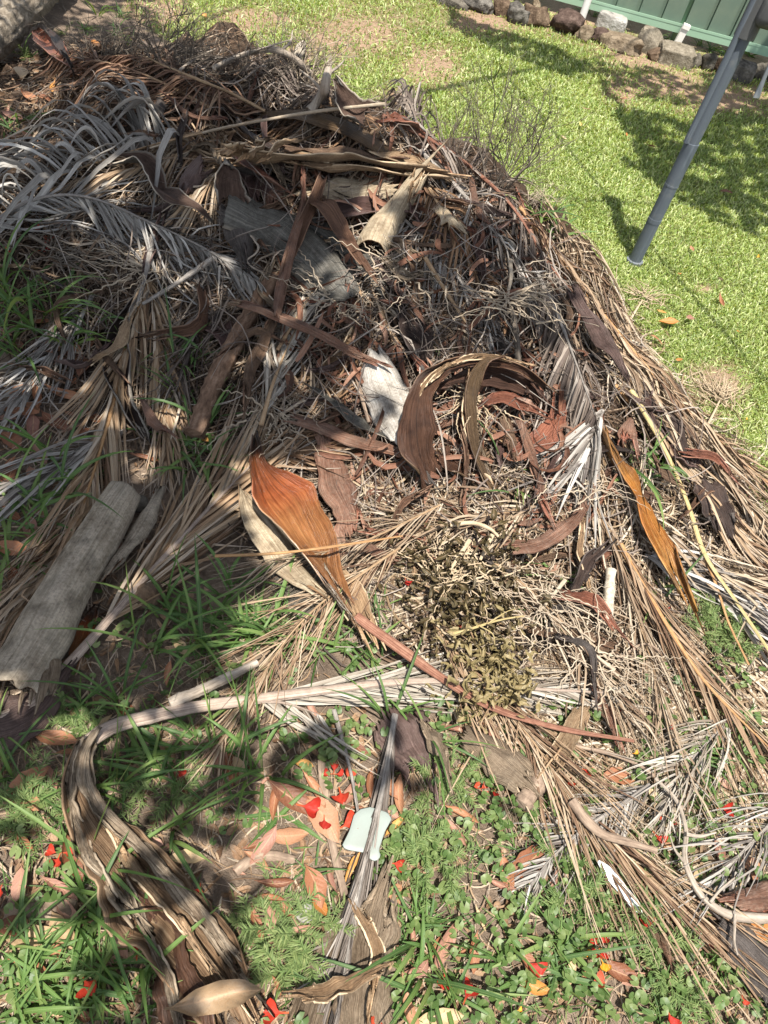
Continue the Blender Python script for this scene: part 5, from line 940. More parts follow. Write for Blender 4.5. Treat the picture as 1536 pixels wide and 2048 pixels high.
def place(me, mat, name, px, py, dz, rz, sc, kind, cat, group, tilt=(0, 0)):
    p = onpile(px, py, 0)[0]; o = link(name, me, mat); o.location = p + np.array([0, 0, dz]); o.rotation_euler = (tilt[0], tilt[1], rz); o.scale = (sc, sc, sc); later(o, kind, px, py, cat, group); return o
def pix_dir(px, py, ang):
    """heading on the ground of an image direction (deg, clockwise from image right)"""
    a = onpile(px, py, 0)[0]; b = onpile(px + 20 * cos(radians(ang)), py + 20 * sin(radians(ang)), 0)[0]; return math.atan2(b[1] - a[1], b[0] - a[0])
for o_, l_, x_, y_ in SCRAP: later(o_, l_, x_, y_, 'palm scrap', 'leaf base scraps strewn in the pile')
# dead leaf meshes, length 1 along X
def leaf_mesh(name, wid, cu, cv, wave, mat):
    nu, nv = 9, 17; u = np.linspace(-1, 1, nu)[None]; v = np.linspace(0, 1, nv)[:, None]
    prof = np.interp(v[:, 0], [0, .06, .12, .3, .55, .8, .93, 1], [.03, .05, .22, .8, 1, .72, .28, .02])[:, None] * wid / 2
    pr = prof * (1 + .05 * vnoise(nv, 8)[:, None]); th = u * cu
    Y = pr * np.sin(th) / max(cu, .01); Z = pr * (1 - np.cos(th)) / max(cu, .01) * 1.0 + cv * (v - .5) ** 2 + wave * np.sin(v * 7 + u * 1.5 + rng.uniform(0, 6)) * np.abs(u) - .02 * np.exp(-(u / .15) ** 2) * prof
    X = v - .5 + 0 * u; Y = Y + .06 * np.sin(v * 3 + rng.uniform(0, 6)); Z = Z - Z.min()
    A = np.zeros((nv, nu, 4)); A[..., 0] = (u + 1) / 2; A[..., 1] = v; A[..., 2] = rng.random()
    g = G(); g.add(np.stack([X, Y, Z], -1), grid_quads(nv, nu), A); me = g.mesh(name); me.materials.append(MAT[mat]); return me
LEAVES = {}
for key, mat in (('brown', 'leaf_brown'), ('pink', 'leaf_pink'), ('orange', 'leaf_orange'), ('tan', 'leaf_tan'), ('yellow', 'leaf_yellow')):
    LEAVES[key] = [leaf_mesh('dead_leaf', w, cu, cv, wv, mat) for w, cu, cv, wv in ((.34, .5, .25, .015), (.42, .9, .1, .03), (.30, 1.4, .5, .02), (.46, .35, -.15, .02), (.28, 1.1, .3, .04))]
LK = {'brown': 'red brown dead leaf', 'pink': 'pinkish brown dead leaf', 'orange': 'orange dead leaf', 'tan': 'tan dead leaf', 'yellow': 'pale yellow dead leaf'}
def leaf(px, py, ang, L, key='brown', v=None, dz=.012, tilt=None):
    """L: length in pixels of the photograph"""
    p = onpile(px, py, 0)[0]; dep = (p - CAM) @ FWD; ln = max(.03, L / F * dep); v = rng.integers(0, 5) if v is None else v
    t = tilt if tilt is not None else (rng.normal(0, .18), rng.normal(0, .15))
    place(LEAVES[key][v], None, 'dead_leaf', px, py, dz, pix_dir(px, py, ang), ln, LK[key], 'dead leaf', 'dead leaves on the ground', t)
big = empty('dead_leaf', onpile(430, 2005)[0], 'big tan dead leaf with a torn tip at the bottom edge', 'dead leaf', 'dead leaves on the ground')
lb = link('blade', leaf_mesh('blade', .38, 1.2, .2, .09, 'leaf_big'), None, big); lb.location = (0, 0, .07); lb.rotation_euler = (.15, -.05, pix_dir(430, 2005, -3)); lb.scale = (.165,) * 3
for a in [(582, 1598, 40, 125, 'brown', 0), (640, 1640, 55, 120, 'brown', 3), (605, 1530, 20, 50, 'orange', 1), (625, 1585, 60, 90, 'brown', 2), (575, 1670, 10, 90, 'brown', 1), (527, 1690, 120, 90, 'pink', 0), (548, 1765, 0, 80, 'brown', 4),
          (625, 1775, 70, 90, 'brown', 3), (638, 1815, 60, 55, 'orange', 3), (512, 1848, 80, 70, 'brown', 0), (537, 1842, 95, 55, 'pink', 3), (60, 1868, -5, 130, 'tan', 0), (30, 1862, 5, 90, 'brown', 3), (245, 1800, 70, 90, 'orange', 2), (120, 1780, 40, 90, 'pink', 4),
          (130, 1860, 65, 100, 'tan', 1), (115, 1900, 100, 70, 'brown', 0), (60, 1940, 20, 90, 'brown', 2), (150, 1715, 80, 110, 'brown', 1), (40, 1770, 100, 70, 'pink', 3), (45, 1690, 40, 70, 'brown', 2), (30, 1600, 20, 110, 'brown', 0), (60, 1560, 150, 90, 'brown', 3),
          (110, 1480, 20, 100, 'brown', 0), (160, 1510, 80, 60, 'pink', 1), (305, 1690, 10, 46, 'pink', 3), (205, 1770, 90, 100, 'brown', 2), (245, 1890, 60, 60, 'pink', 1), (205, 1750, 60, 60, 'brown', 4),
          (918, 1635, 30, 75, 'brown', 2), (905, 1665, 60, 70, 'pink', 4), (886, 1885, 110, 110, 'pink', 0), (946, 1905, 100, 75, 'brown', 0), (1050, 1720, 140, 110, 'brown', 3), (1010, 1745, 80, 80, 'brown', 1), (1000, 1770, 20, 60, 'pink', 2), (1065, 1970, 30, 70, 'orange', 1), (1052, 1930, 60, 60, 'brown', 3),
          (815, 2010, 75, 110, 'brown', 4), (870, 2040, 0, 110, 'tan', 1), (1230, 1560, 8, 75, 'brown', 3), (1300, 1600, 60, 50, 'tan', 3), (1345, 1945, -30, 55, 'tan', 2), (1230, 1940, 30, 90, 'brown', 1), (1500, 1770, 70, 80, 'brown', 2), (1470, 1790, 100, 60, 'tan', 3), (1430, 1700, 80, 70, 'pink', 0), (1440, 1570, 20, 50, 'pink', 1),
          (1510, 1860, 0, 80, 'orange', 3), (1490, 1845, 30, 40, 'orange', 1), (705, 1735, 120, 70, 'orange', 4), (790, 1660, -50, 70, 'orange', 2), (770, 1570, 60, 80, 'brown', 1), (800, 1590, 90, 90, 'brown', 4), (715, 1500, 50, 60, 'brown', 0), (660, 1760, 70, 60, 'pink', 2),
          (40, 830, 20, 90, 'brown', 0), (70, 800, 80, 80, 'brown', 2), (20, 890, 50, 80, 'brown', 3), (25, 960, 120, 80, 'brown', 1), (65, 960, 80, 60, 'pink', 3), (130, 790, 20, 90, 'brown', 4), (75, 650, 10, 60, 'brown', 0), (140, 620, 30, 70, 'brown', 1), (100, 700, 60, 80, 'pink', 2), (165, 740, 100, 60, 'brown', 3), (200, 725, 60, 50, 'tan', 2), (15, 1030, 30, 70, 'brown', 0), (110, 850, 50, 90, 'brown', 0), (25, 1100, 20, 90, 'brown', 1), (60, 1060, 100, 60, 'pink', 3), (30, 1160, 60, 70, 'brown', 2),
          (415, 632, 10, 55, 'orange', 3), (455, 490, 80, 45, 'orange', 3), (25, 240, 30, 70, 'pink', 0), (60, 200, 10, 60, 'brown', 1), (40, 150, 50, 60, 'tan', 3), (90, 205, 30, 50, 'brown', 2), (105, 105, 70, 60, 'brown', 0), (195, 95, 80, 50, 'orange', 1), (20, 300, 120, 60, 'brown', 3), (110, 180, 100, 50, 'orange', 4), (60, 280, 20, 50, 'brown', 0), (150, 150, 50, 50, 'pink', 3), (190, 165, 20, 40, 'tan', 1), (410, 35, 60, 26, 'orange', 1), (475, 35, 90, 24, 'orange', 4), (1010, 22, 0, 26, 'orange', 1),
          (400, 885, 10, 55, 'orange', 2), (290, 925, 15, 60, 'brown', 2), (230, 1090, 60, 50, 'pink', 3), (180, 1060, 100, 50, 'brown', 1), (340, 1350, 100, 60, 'brown', 4), (360, 1300, 40, 50, 'tan', 3), (700, 1590, 120, 70, 'pink', 1), (555, 1600, 100, 90, 'brown', 4)]:
    leaf(*a)
for px, py, an, L, k in [(1158, 258, 70, 24, 'yellow'), (1170, 226, 20, 16, 'tan'), (1345, 292, 60, 18, 'yellow'), (1253, 288, 80, 13, 'orange'), (1250, 276, 100, 12, 'orange'), (1124, 282, 20, 14, 'tan'), (1300, 300, 5, 24, 'brown'), (1448, 392, 10, 24, 'brown'), (1380, 505, 80, 20, 'brown'), (1353, 556, -30, 22, 'orange'), (1318, 632, 40, 22, 'orange'), (1330, 652, 8, 44, 'orange'), (1308, 688, 15, 28, 'brown'), (1352, 728, 0, 18, 'orange'), (1438, 608, 60, 34, 'brown'), (1472, 672, 50, 14, 'orange'), (1240, 205, 10, 20, 'brown'), (1375, 645, 0, 22, 'pink')]:
    leaf(px, py, an, L * 1.15, k, None, .022, (rng.normal(0, .25), rng.normal(0, .25)))
for _ in range(70):
    while True:
        px, py = rng.uniform(0, 1536), rng.uniform(1420, 2048)
        if not (px > 900 and rng.random() < .55): break
    leaf(px, py, rng.uniform(0, 360), rng.uniform(30, 80), rng.choice(['brown', 'brown', 'pink', 'tan']), None, .006)
for _ in range(40):
    px, py = rng.uniform(0, 200), rng.uniform(600, 1180); leaf(px, py, rng.uniform(0, 360), rng.uniform(30, 70), rng.choice(['brown', 'brown', 'pink']), None, .004)
for _ in range(22):
    px, py = rng.uniform(0, 260), rng.uniform(80, 330); leaf(px, py, rng.uniform(0, 360), rng.uniform(20, 40), rng.choice(['brown', 'orange', 'pink']), None, .004)
# petals
def petal_mesh(name, mat, n_pet=1):
    g = G()
    for k in range(n_pet):
        nu, nv = 9, 15; u = np.linspace(-1, 1, nu)[None]; v = np.linspace(0, 1, nv)[:, None]
        prof = np.interp(v[:, 0], [0, .4, .5, .62, .8, .93, 1], [.03, .045, .16, .36, .46, .36, .12])[:, None]
        X = v + .05 * np.cos(u * 5 + 1) * (v > .5); Y = prof * u; Z = .10 * (v - .3) ** 2 + .09 * prof * np.sin(u * 6 + v * 8 + k) + .55 * (u * prof * 2) ** 2 + .10 * prof * np.sin(u * 13 + v * 3) + .03
        if n_pet > 1:
            a = k * 2 * pi / n_pet * .8 + rng.normal(0, .15); X, Y = X * cos(a) - Y * sin(a), X * sin(a) + Y * cos(a); Z = Z + .08 * k / n_pet + .2 * v ** 2 * rng.uniform(-.2, 1)
        else: X = X - .5
        A = np.zeros((nv, nu, 4)); A[..., 0] = (u + 1) / 2; A[..., 1] = v; A[..., 2] = rng.random(); g.add(np.stack([X + 0 * u, Y + 0 * v, Z], -1), grid_quads(nv, nu), A)
    me = g.mesh(name); me.materials.append(MAT[mat]); return me
PET = [petal_mesh('flower_petal', 'petal') for _ in range(3)]; FLO = [petal_mesh('red_flower', 'petal', 3), petal_mesh('red_flower', 'petal', 4)]; PETY = petal_mesh('flower_petal', 'petal_y')
def petal(px, py, ang, L, kind='p'):
    p = onpile(px, py, 0)[0]; dep = (p - CAM) @ FWD; ln = L / F * dep; t = (rng.normal(0, .25), rng.normal(0, .2))
    me, nm, lab, sc = {'p': (PET[rng.integers(3)], 'flower_petal', 'crumpled red petal', ln * .76), 'f': (FLO[rng.integers(2)], 'red_flower', 'red flower with several petals', ln * .42), 'y': (PETY, 'flower_petal', 'orange yellow petal', ln * .42)}[kind]
    place(me, None, nm, px, py, .022, pix_dir(px, py, ang), sc, lab, 'flower' if kind == 'f' else 'petal', 'fallen red poinciana blossoms', t)
for a in [(125, 1712, 190, 62, 'f'), (178, 1972, 60, 62, 'p'), (275, 1898, -90, 62, 'p'), (612, 1620, 10, 60, 'p'), (680, 1598, 80, 52, 'p'), (665, 1555, 10, 46, 'f'), (693, 1545, 90, 36, 'p'), (646, 1650, 90, 36, 'p'), (690, 1655, -30, 55, 'p'), (400, 1783, 100, 28, 'p'), (5, 1787, 110, 40, 'p'), (552, 2028, 180, 64, 'p'), (745, 2038, 100, 40, 'p'), (362, 1552, 40, 26, 'p'),
          (955, 1585, 40, 36, 'f'), (984, 1592, 100, 22, 'p'), (1136, 1570, 80, 24, 'p'), (1165, 1548, 20, 28, 'p'), (1438, 1622, 0, 40, 'p'), (1336, 1652, 0, 22, 'p'), (1306, 1680, 50, 36, 'p'), (1309, 1637, 70, 22, 'p'), (788, 1732, 0, 36, 'p'), (1272, 1838, 60, 48, 'p'), (1291, 1817, 20, 26, 'y'), (1158, 1908, 40, 50, 'y'), (1193, 1898, -80, 52, 'f'), (1198, 1932, 70, 60, 'y'), (1182, 1968, 0, 46, 'p'), (1054, 1936, 50, 60, 'p'), (883, 1962, 95, 44, 'p'), (928, 1992, -65, 56, 'p'), (1031, 2023, 0, 28, 'y'), (1329, 2036, 70, 40, 'p'), (1415, 1898, 30, 32, 'p'), (1475, 2002, 70, 22, 'p'),
          (810, 1172, 60, 24, 'p'), (908, 1264, 30, 28, 'p'), (1333, 1466, 0, 24, 'p'), (930, 1308, 20, 18, 'p'), (1323, 1222, 90, 20, 'p'), (1262, 1514, 10, 30, 'y'), (865, 522, 80, 30, 'p'), (798, 722, 20, 16, 'p'), (983, 842, 10, 20, 'p'), (810, 540, 0, 12, 'p'), (20, 516, 30, 26, 'p'), (98, 490, 60, 30, 'p'), (75, 472, 10, 24, 'p'), (130, 470, 40, 30, 'f'), (90, 512, 0, 30, 'p'), (1510, 522, 0, 20, 'y'), (1486, 847, 0, 16, 'y'), (995, 1562, 70, 26, 'y'), (976, 1568, 80, 22, 'y'), (1525, 1500, 20, 20, 'p'), (1225, 1430, 30, 20, 'p')]:
    petal(*a)
# ---------------------------------------------------------------- grass tufts, weeds
def tuft_mesh(name, n, L, W, e0, e1, mat, seed, Sn=9, rad=.015):
    g = G(); base = np.stack([rng.normal(0, rad, n), rng.normal(0, rad, n), np.full(n, -.004)], 1)
    blades(g, base, rng.uniform(*L, n), rng.uniform(*W, n), rng.uniform(0, 2 * pi, n), rng.uniform(*e0, n), rng.uniform(*e1, n), Sn, None, .5, .35)
    me = g.mesh(name); me.materials.append(MAT[mat]); return me
TALL = [tuft_mesh('grass_tuft', 7, (.16, .40), (.008, .0145), (.7, 1.4), (-.7, .1), 'grass', k) for k in range(7)]
MID = [tuft_mesh('grass_tuft', 10, (.07, .22), (.005, .0115), (.3, 1.3), (-.7, .2), 'grass', k) for k in range(7)]
LOW = [tuft_mesh('grass_tuft', 16, (.04, .10), (.003, .0065), (.2, 1.1), (-.4, .2), 'grass', k) for k in range(4)]
STAR = [tuft_mesh('grass_tuft', 11, (.05, .10), (.007, .011), (.1, .6), (-.2, .1), 'grass', k, 7, .004) for k in range(3)]
def tuft(px, py, kind, sc=1.0, rz=None):
    ms = {'T': TALL, 'M': MID, 'L': LOW, 'S': STAR}[kind]
    lab = {'T': 'clump of long arching grass', 'M': 'medium green grass tuft', 'L': 'low fine grass tuft', 'S': 'flat rosette of broad blades'}[kind]
    place(ms[rng.integers(len(ms))], None, 'grass_tuft', px, py, 0, rng.uniform(0, 6.28) if rz is None else rz, sc, lab, 'grass tuft', 'green grass tufts around the pile')
for a in [(40, 620, 'T', 1.1), (90, 640, 'T', 1.0), (30, 690, 'T', 1.0), (110, 600, 'M', 1.2), (10, 580, 'T', .9), (140, 690, 'M', 1.2), (60, 730, 'T', .8), (190, 640, 'M', 1.0), (70, 660, 'T', .9), (10, 650, 'T', 1), (120, 650, 'T', .7), (30, 1000, 'M', 1.3),
          (330, 690, 'M', 1.2), (355, 740, 'T', .7), (400, 720, 'M', 1.1), (365, 800, 'T', .7), (410, 860, 'T', .75), (385, 900, 'M', 1.2), (430, 920, 'M', 1.0), (345, 900, 'M', .9), (375, 945, 'T', .6),
          (100, 920, 'T', .85), (120, 990, 'T', .8), (60, 1010, 'M', 1.1), (180, 970, 'M', .8), (20, 1080, 'M', 1.1), (90, 1080, 'M', 1.0), (40, 1130, 'M', .8), (100, 1050, 'L', 1.2), (25, 260, 'M', .9), (45, 240, 'M', .8),
          (490, 1210, 'T', .7), (520, 1240, 'T', .75), (460, 1260, 'T', .8), (500, 1290, 'M', 1.3), (545, 1265, 'M', 1.2), (430, 1240, 'M', 1.1), (400, 1290, 'T', .8), (360, 1240, 'M', 1.0), (330, 1220, 'T', .7), (300, 1300, 'T', .8), (270, 1330, 'T', .7), (560, 1300, 'M', 1.0), (450, 1190, 'M', 1), (640, 1300, 'M', 1.0), (690, 1290, 'M', .9), (740, 1310, 'M', .9),
          (180, 1440, 'S', 1.2), (160, 1410, 'M', .8), (240, 1400, 'T', .6), (290, 1480, 'S', 1.2), (330, 1500, 'S', 1.3), (260, 1520, 'S', 1.2), (360, 1530, 'S', 1.1), (310, 1550, 'M', 1.0), (230, 1560, 'M', .9), (390, 1470, 'M', .9), (430, 1500, 'M', 1.0), (490, 1490, 'T', .7), (500, 1540, 'T', .8), (540, 1560, 'T', .8), (470, 1470, 'T', .6),
          (560, 1630, 'S', 1.1), (20, 1560, 'T', .6), (10, 1480, 'T', .5), (350, 1660, 'M', 1.0), (180, 1830, 'T', .8), (200, 1740, 'T', .8), (270, 1830, 'M', 1.0), (230, 1860, 'M', .9), (170, 1850, 'L', 1.2), (210, 1920, 'S', 1.2), (260, 1980, 'M', 1.0), (60, 1920, 'M', .8), (40, 1960, 'M', .9), (100, 1960, 'L', 1.3), (30, 2020, 'M', .9), (80, 2030, 'L', 1.5), (160, 2030, 'L', 1.4), (20, 1900, 'M', .9),
          (780, 1440, 'T', .6), (850, 1490, 'T', .7), (770, 2030, 'M', 1.0), (750, 1980, 'S', 1.4), (850, 1960, 'T', .7), (850, 1900, 'M', 1.0), (1100, 1880, 'M', 1.0), (1080, 1940, 'S', 1.6), (1000, 1920, 'M', .8), (900, 1980, 'M', .8),
          (1010, 950, 'T', .55), (1030, 985, 'T', .5), (1265, 935, 'M', 1.4), (1290, 940, 'T', .6), (1310, 930, 'M', 1.3), (1120, 1160, 'M', .8), (1080, 1230, 'M', .7), (1310, 1180, 'M', 1), (1100, 440, 'T', .6), (1070, 430, 'M', 1.2), (1110, 470, 'M', 1.0), (880, 700, 'M', .7), (545, 925, 'T', .4),
          (230, 70, 'M', .9), (260, 90, 'M', 1.0), (170, 60, 'L', 1.4), (60, 110, 'M', .8), (200, 30, 'M', 1), (240, 30, 'L', 1.4), (20, 15, 'M', 1.2), (60, 5, 'M', 1), (1190, 30, 'L', 2), (1240, 30, 'L', 1.8), (1310, 75, 'L', 1.6), (1330, 80, 'L', 1.8), (1420, 100, 'L', 2.2), (1450, 110, 'L', 2.0), (1500, 110, 'L', 2.4), (1400, 90, 'L', 1.8), (1480, 100, 'L', 1.8), (1170, 20, 'L', 2)]:
    if not (a[2] == 'T' and 250 < a[0] < 700 and 1150 < a[1] < 1600 and rng.random() < .4): tuft(*a)
for _ in range(26): tuft(rng.uniform(560, 1500), rng.uniform(1700, 2040), 'L', rng.uniform(.6, 1.0))
for _ in range(14): tuft(rng.uniform(0, 330), rng.uniform(1560, 2040), 'L', rng.uniform(.8, 1.3))
for _ in range(12): tuft(rng.uniform(1350, 1530), rng.uniform(1420, 1640), 'L', rng.uniform(.8, 1.3))
for _ in range(14): tuft(rng.uniform(360, 760), rng.uniform(1220, 1340), 'L', rng.uniform(.8, 1.5))
def weed_mesh(seed):
    g = G()
    for k in range(7):
        a = rng.uniform(0, 2 * pi); Ls = rng.uniform(.05, .13); el = rng.uniform(.25, 1.2); d = np.array([cos(a) * cos(el), sin(a) * cos(el), sin(el)]); s = np.linspace(0, 1, 8)[:, None]
        P = d * s * Ls + np.array([0, 0, -.03]) * s ** 2; tube(g, P, .0009, 4, 1, .4, 0, False)
        m = 44; t = rng.uniform(.1, 1, m); b = np.stack([np.interp(t, s[:, 0], P[:, j]) for j in range(3)], 1)
        blades(g, b, rng.uniform(.008, .024, m), np.full(m, .0017), a + rng.choice([-1, 1], m) * rng.uniform(.4, 1.3, m), rng.uniform(-.2, .8, m), rng.uniform(-.3, .6, m), 4)
    me = g.mesh('feathery_weed'); me.materials.append(MAT['weed']); return me
WEED = [weed_mesh(k) for k in range(4)]
for px, py, sc in [(535, 1860, 1.3), (575, 1900, 1.3), (600, 1870, 1.2), (560, 1945, 1.2), (500, 1850, 1.0), (620, 1930, 1.1), (640, 1850, 1.0), (545, 1800, .8), (50, 1620, 1.2), (20, 1640, 1.2), (75, 1600, 1.0), (40, 1580, 1.0), (90, 1640, .9), (290, 1580, 1.0), (340, 1600, 1.1), (150, 1450, 1.0), (200, 1480, .9), (130, 1425, .9), (820, 1700, 1.2), (850, 1680, 1.1), (835, 1740, 1.1), (880, 1720, 1.0), (900, 1760, .9), (870, 1560, 1.1), (900, 1540, 1.2), (930, 1560, 1.0), (850, 1580, 1.0), (960, 1530, .8), (1120, 1720, 1.1), (1150, 1760, 1.2), (1130, 1800, 1.2), (1170, 1790, 1.0), (1410, 1230, 1.3), (1430, 1260, 1.4), (1460, 1290, 1.3), (1400, 1270, 1.2), (1440, 1220, 1.2), (1480, 1260, 1.0), (200, 1920, .9), (130, 70, 1.0), (50, 115, 1.0), (1300, 1880, 1.2), (1320, 1940, 1.2), (1350, 1980, 1.1), (1330, 1860, 1.0)]:
    place(WEED[rng.integers(4)], None, 'feathery_weed', px, py, 0, rng.uniform(0, 6.28), sc, 'fine feathery green weed', 'weed', 'feathery weeds in the ground cover')
# ---------------------------------------------------------------- ground cover (stuff)
def build_cover():
    GA = [(1000, 1640, 120, 90, 1), (1080, 1500, 80, 60, 1), (1150, 1450, 70, 50, 1), (1300, 1500, 60, 80, .9), (1450, 1480, 120, 90, .8), (1340, 1690, 100, 60, .8), (960, 1700, 120, 70, 1), (1200, 1850, 200, 150, .75), (1430, 1620, 90, 80, .8), (1350, 1980, 160, 90, .9), (1000, 1960, 170, 110, .55), (800, 1680, 50, 60, .9), (560, 1480, 90, 40, .7), (400, 1380, 90, 60, .8), (350, 1290, 80, 50, .7), (430, 1640, 60, 40, .5), (640, 1500, 70, 50, .9), (690, 1580, 40, 50, .6), (250, 1290, 60, 80, .6), (720, 1470, 80, 40, .8), (860, 1440, 60, 30, 1), (300, 1400, 80, 40, .6), (130, 1760, 40, 50, .8), (850, 1850, 110, 110, .5), (1440, 1790, 90, 90, .7), (1240, 1590, 60, 60, .6), (1380, 1380, 90, 60, .7), (90, 1130, 60, 50, .4), (160, 1000, 50, 80, .4), (480, 1350, 120, 40, .6), (700, 1320, 90, 30, .7), (1480, 1340, 70, 60, .8)]
    GA += [(1750, 1650, 220, 220, .8), (1950, 2150, 350, 300, .8), (1300, 2350, 420, 220, .7), (600, 2350, 420, 220, .6), (-150, 2200, 300, 300, .5), (-200, 1500, 200, 300, .5)]
    px = rng.uniform(-500, 2400, 220000); py = rng.uniform(950, 2600, 220000); w = np.zeros(len(px)); 
    for cx, cy, a, b, k in GA: w = np.maximum(w, k * np.exp(-(((px - cx) / a) ** 2 + ((py - cy) / b) ** 2)))
    w *= .5 + .5 * np.sin(px / 23 + 2 * np.sin(py / 31)) * np.sin(py / 19 + px / 41)
    k = rng.random(len(px)) < w * .165; px, py = px[k], py[k]; P = onpile(px, py, 0); N = len(px); print('cover', N)
    n = 9; th = np.linspace(.35, 2 * pi - .35, n); r = rng.uniform(.0055, .0125, N); tx = rng.normal(0, .35, (N, 2)); az = rng.uniform(0, 2 * pi, N); hgt = rng.uniform(.008, .035, N)
    g = G(); rr = np.array([.0, .55, 1.0])
    ca = az[:, None, None] + th[None, None, :]; R = r[:, None, None] * rr[None, :, None] * (1 + .06 * np.cos(5 * th)[None, None])
    X = R * np.cos(ca); Y = R * np.sin(ca); Z = hgt[:, None, None] + tx[:, 0, None, None] * X + tx[:, 1, None, None] * Y + .18 * R * rr[None, :, None] + rng.normal(0, .0006, (N, 3, n))
    V = np.stack([X + P[:, 0, None, None], Y + P[:, 1, None, None], Z + P[:, 2, None, None]], -1); q = grid_quads(3, n); Q = (q[None] + (np.arange(N) * 3 * n)[:, None, None]).reshape(-1, 4)
    A = np.zeros((N, 3, n, 4)); A[..., 0] = (th / (2 * pi))[None, None]; A[..., 1] = rr[None, :, None]; A[..., 2] = rng.random(N)[:, None, None]; g.add(V, Q, A)
    tag(obj('ground_cover', g, MAT['clover']), 'round leaved green creeping ground cover among the dead leaves', 'ground cover', None, 'stuff')
    px = rng.uniform(-500, 2400, 40000); py = rng.uniform(1100, 2600, 40000); a = .5 + .5 * np.sin(px / 60 + 1.5 * np.sin(py / 83)) * np.sin(py / 47)
    reg = np.clip((px - 560) / 500, .15, 1) * np.clip((py - 1380) / 200, 0, 1); k = rng.random(len(px)) < reg * a * .4; px, py = px[k], py[k]; P = onpile(px, py, 0); N = len(P)
    g = G(); blades(g, P, rng.uniform(.02, .07, N), rng.uniform(.0015, .0035, N), rng.uniform(0, 2 * pi, N), rng.uniform(.2, 1.4, N), rng.uniform(-.5, .6, N), 5)
    tag(obj('thin_grass', g, MAT['grass']), 'thin short grass blades growing through the ground cover', 'grass', None, 'stuff')
build_cover()
# ---------------------------------------------------------------- wilted vine, plastic, label
MAT['vine'] = leaf_mat('wilted vine leaf', [(.06, .045, .02), (.13, .10, .04), (.22, .175, .08), (.34, .28, .16)])
def vine(label, pts, stems):
    P0 = onpile(pts[0][0], pts[0][1])[0]; root = empty('wilted_vine', P0, label, 'vine', 'wilted vines on the pile'); g = G()
    for cx, cy, R, n in pts:
        for k in range(n):
            px, py = cx + rng.normal(0, R), cy + rng.normal(0, R); c = onpile(px, py, 0)[0] + [0, 0, rng.uniform(.01, .10)]
            L = rng.uniform(.014, .038); nu, nv = 5, 6; u = np.linspace(-1, 1, nu)[None]; v = np.linspace(0, 1, nv)[:, None]; w = np.sin(np.clip(v, .02, .98) * pi) ** .7 * rng.uniform(.10, .28)
            X = v - .5 + 0 * u; Y = w * u; Z = .35 * np.sin(v * 4 + rng.uniform(0, 6)) * .8 + 1.1 * w * np.abs(u) * rng.uniform(.2, 1.6) + 0.1 * rng.normal(0, 1, (nv, nu)); V = np.stack([X, Y, Z], -1) * L
            e = Matrix.Rotation(rng.uniform(0, 6.28), 3, 'Z') @ Matrix.Rotation(rng.normal(0, .7), 3, 'X') @ Matrix.Rotation(rng.normal(0, .7), 3, 'Y'); V = V @ np.array(e).T + c
            A = np.zeros((nv, nu, 4)); A[..., 0] = (u + 1) / 2; A[..., 1] = v; A[..., 2] = rng.random(); g.add(V, grid_quads(nv, nu), A)
    o = part('leaves', g, MAT['vine'], root); g = G()
    for st in stems: tube(g, trace(st, 24, .06), .0022, 6, 1, rng.random())
    part('stem', g, MAT['rach_tan'], root)
vine('olive brown wilted vine with crumpled leaves in the sunlit straw', [(905, 1200, 62, 230), (860, 1150, 46, 80), (960, 1230, 52, 110), (1000, 1095, 30, 40)], [[(800, 1150), (870, 1180), (930, 1220), (1010, 1250)], [(1008, 1030), (1005, 1070), (985, 1110)]])
vine('olive brown wilted vine trailing down over the red brown stalk', [(975, 1330, 36, 120), (990, 1390, 30, 110), (935, 1420, 30, 80), (1030, 1400, 22, 50), (900, 1310, 30, 50)], [[(940, 1260), (965, 1320), (985, 1390), (960, 1450)]])
def plate(name, poly, z, thick, mat, label, cat, bend=.006):
    P = onpile(np.array([p[0] for p in poly]), np.array([p[1] for p in poly]), 0); P[:, 2] = z; P = np.vstack([P, P[:1]]); n = 48
    s = np.r_[0, np.cumsum(np.linalg.norm(np.diff(P, axis=0), axis=1))]; uu = np.linspace(0, s[-1], n + 1)[:-1]; R = np.stack([np.interp(uu, s, P[:, k]) for k in range(3)], 1); c = R.mean(0)
    rr = np.array([0, .35, .7, .97, 1.0]); V = c + (R - c)[None] * rr[:, None, None]; d = V[..., 0] - c[0]; V[..., 2] += bend * np.sin(d * 40) ; V[-1, :, 2] -= .0008
    A = np.zeros(V.shape[:2] + (4,)); Q = grid_quads(5, n, closed=True); g = G(); V2 = V.copy(); V2[..., 2] -= thick
    g.add(V, Q, A); g.add(V2, Q[:, ::-1], A); i = np.arange(n); side = np.stack([4 * n + i, 4 * n + (i + 1) % n, 9 * n + (i + 1) % n, 9 * n + i], 1); g.Q.append(side)
    o = obj(name, g, mat, None, c); return tag(o, label, cat)
plate('plastic_piece', [(680, 1700), (688, 1684), (694, 1672), (703, 1640), (715, 1630), (735, 1626), (768, 1638), (776, 1650), (770, 1662), (762, 1676), (755, 1698), (750, 1712), (755, 1724), (745, 1734), (734, 1730), (722, 1716), (700, 1712), (684, 1708)], .045, .003, paint('grey white plastic', (.21, .24, .215), .4, (.16, .15, .12), .7), 'flat grey white piece of plastic with a wavy outline on the soil', 'plastic piece', .003)
lab = empty('plant_label', onpile(1240, 1775)[0], 'narrow white plant label lying in the straw', 'plant label')
g = G(); Pl = np.array([onpile(1197, 1722, .05)[0], onpile(1243, 1776, .04)[0], onpile(1290, 1832, .02)[0]]); sheath_geo(g, resample(Pl, 24), [(0, .006), (.15, .023), (.8, .024), (1, .006)], .15, 0, .002, (0, 0), 7, .0008, 1, .5, 0)
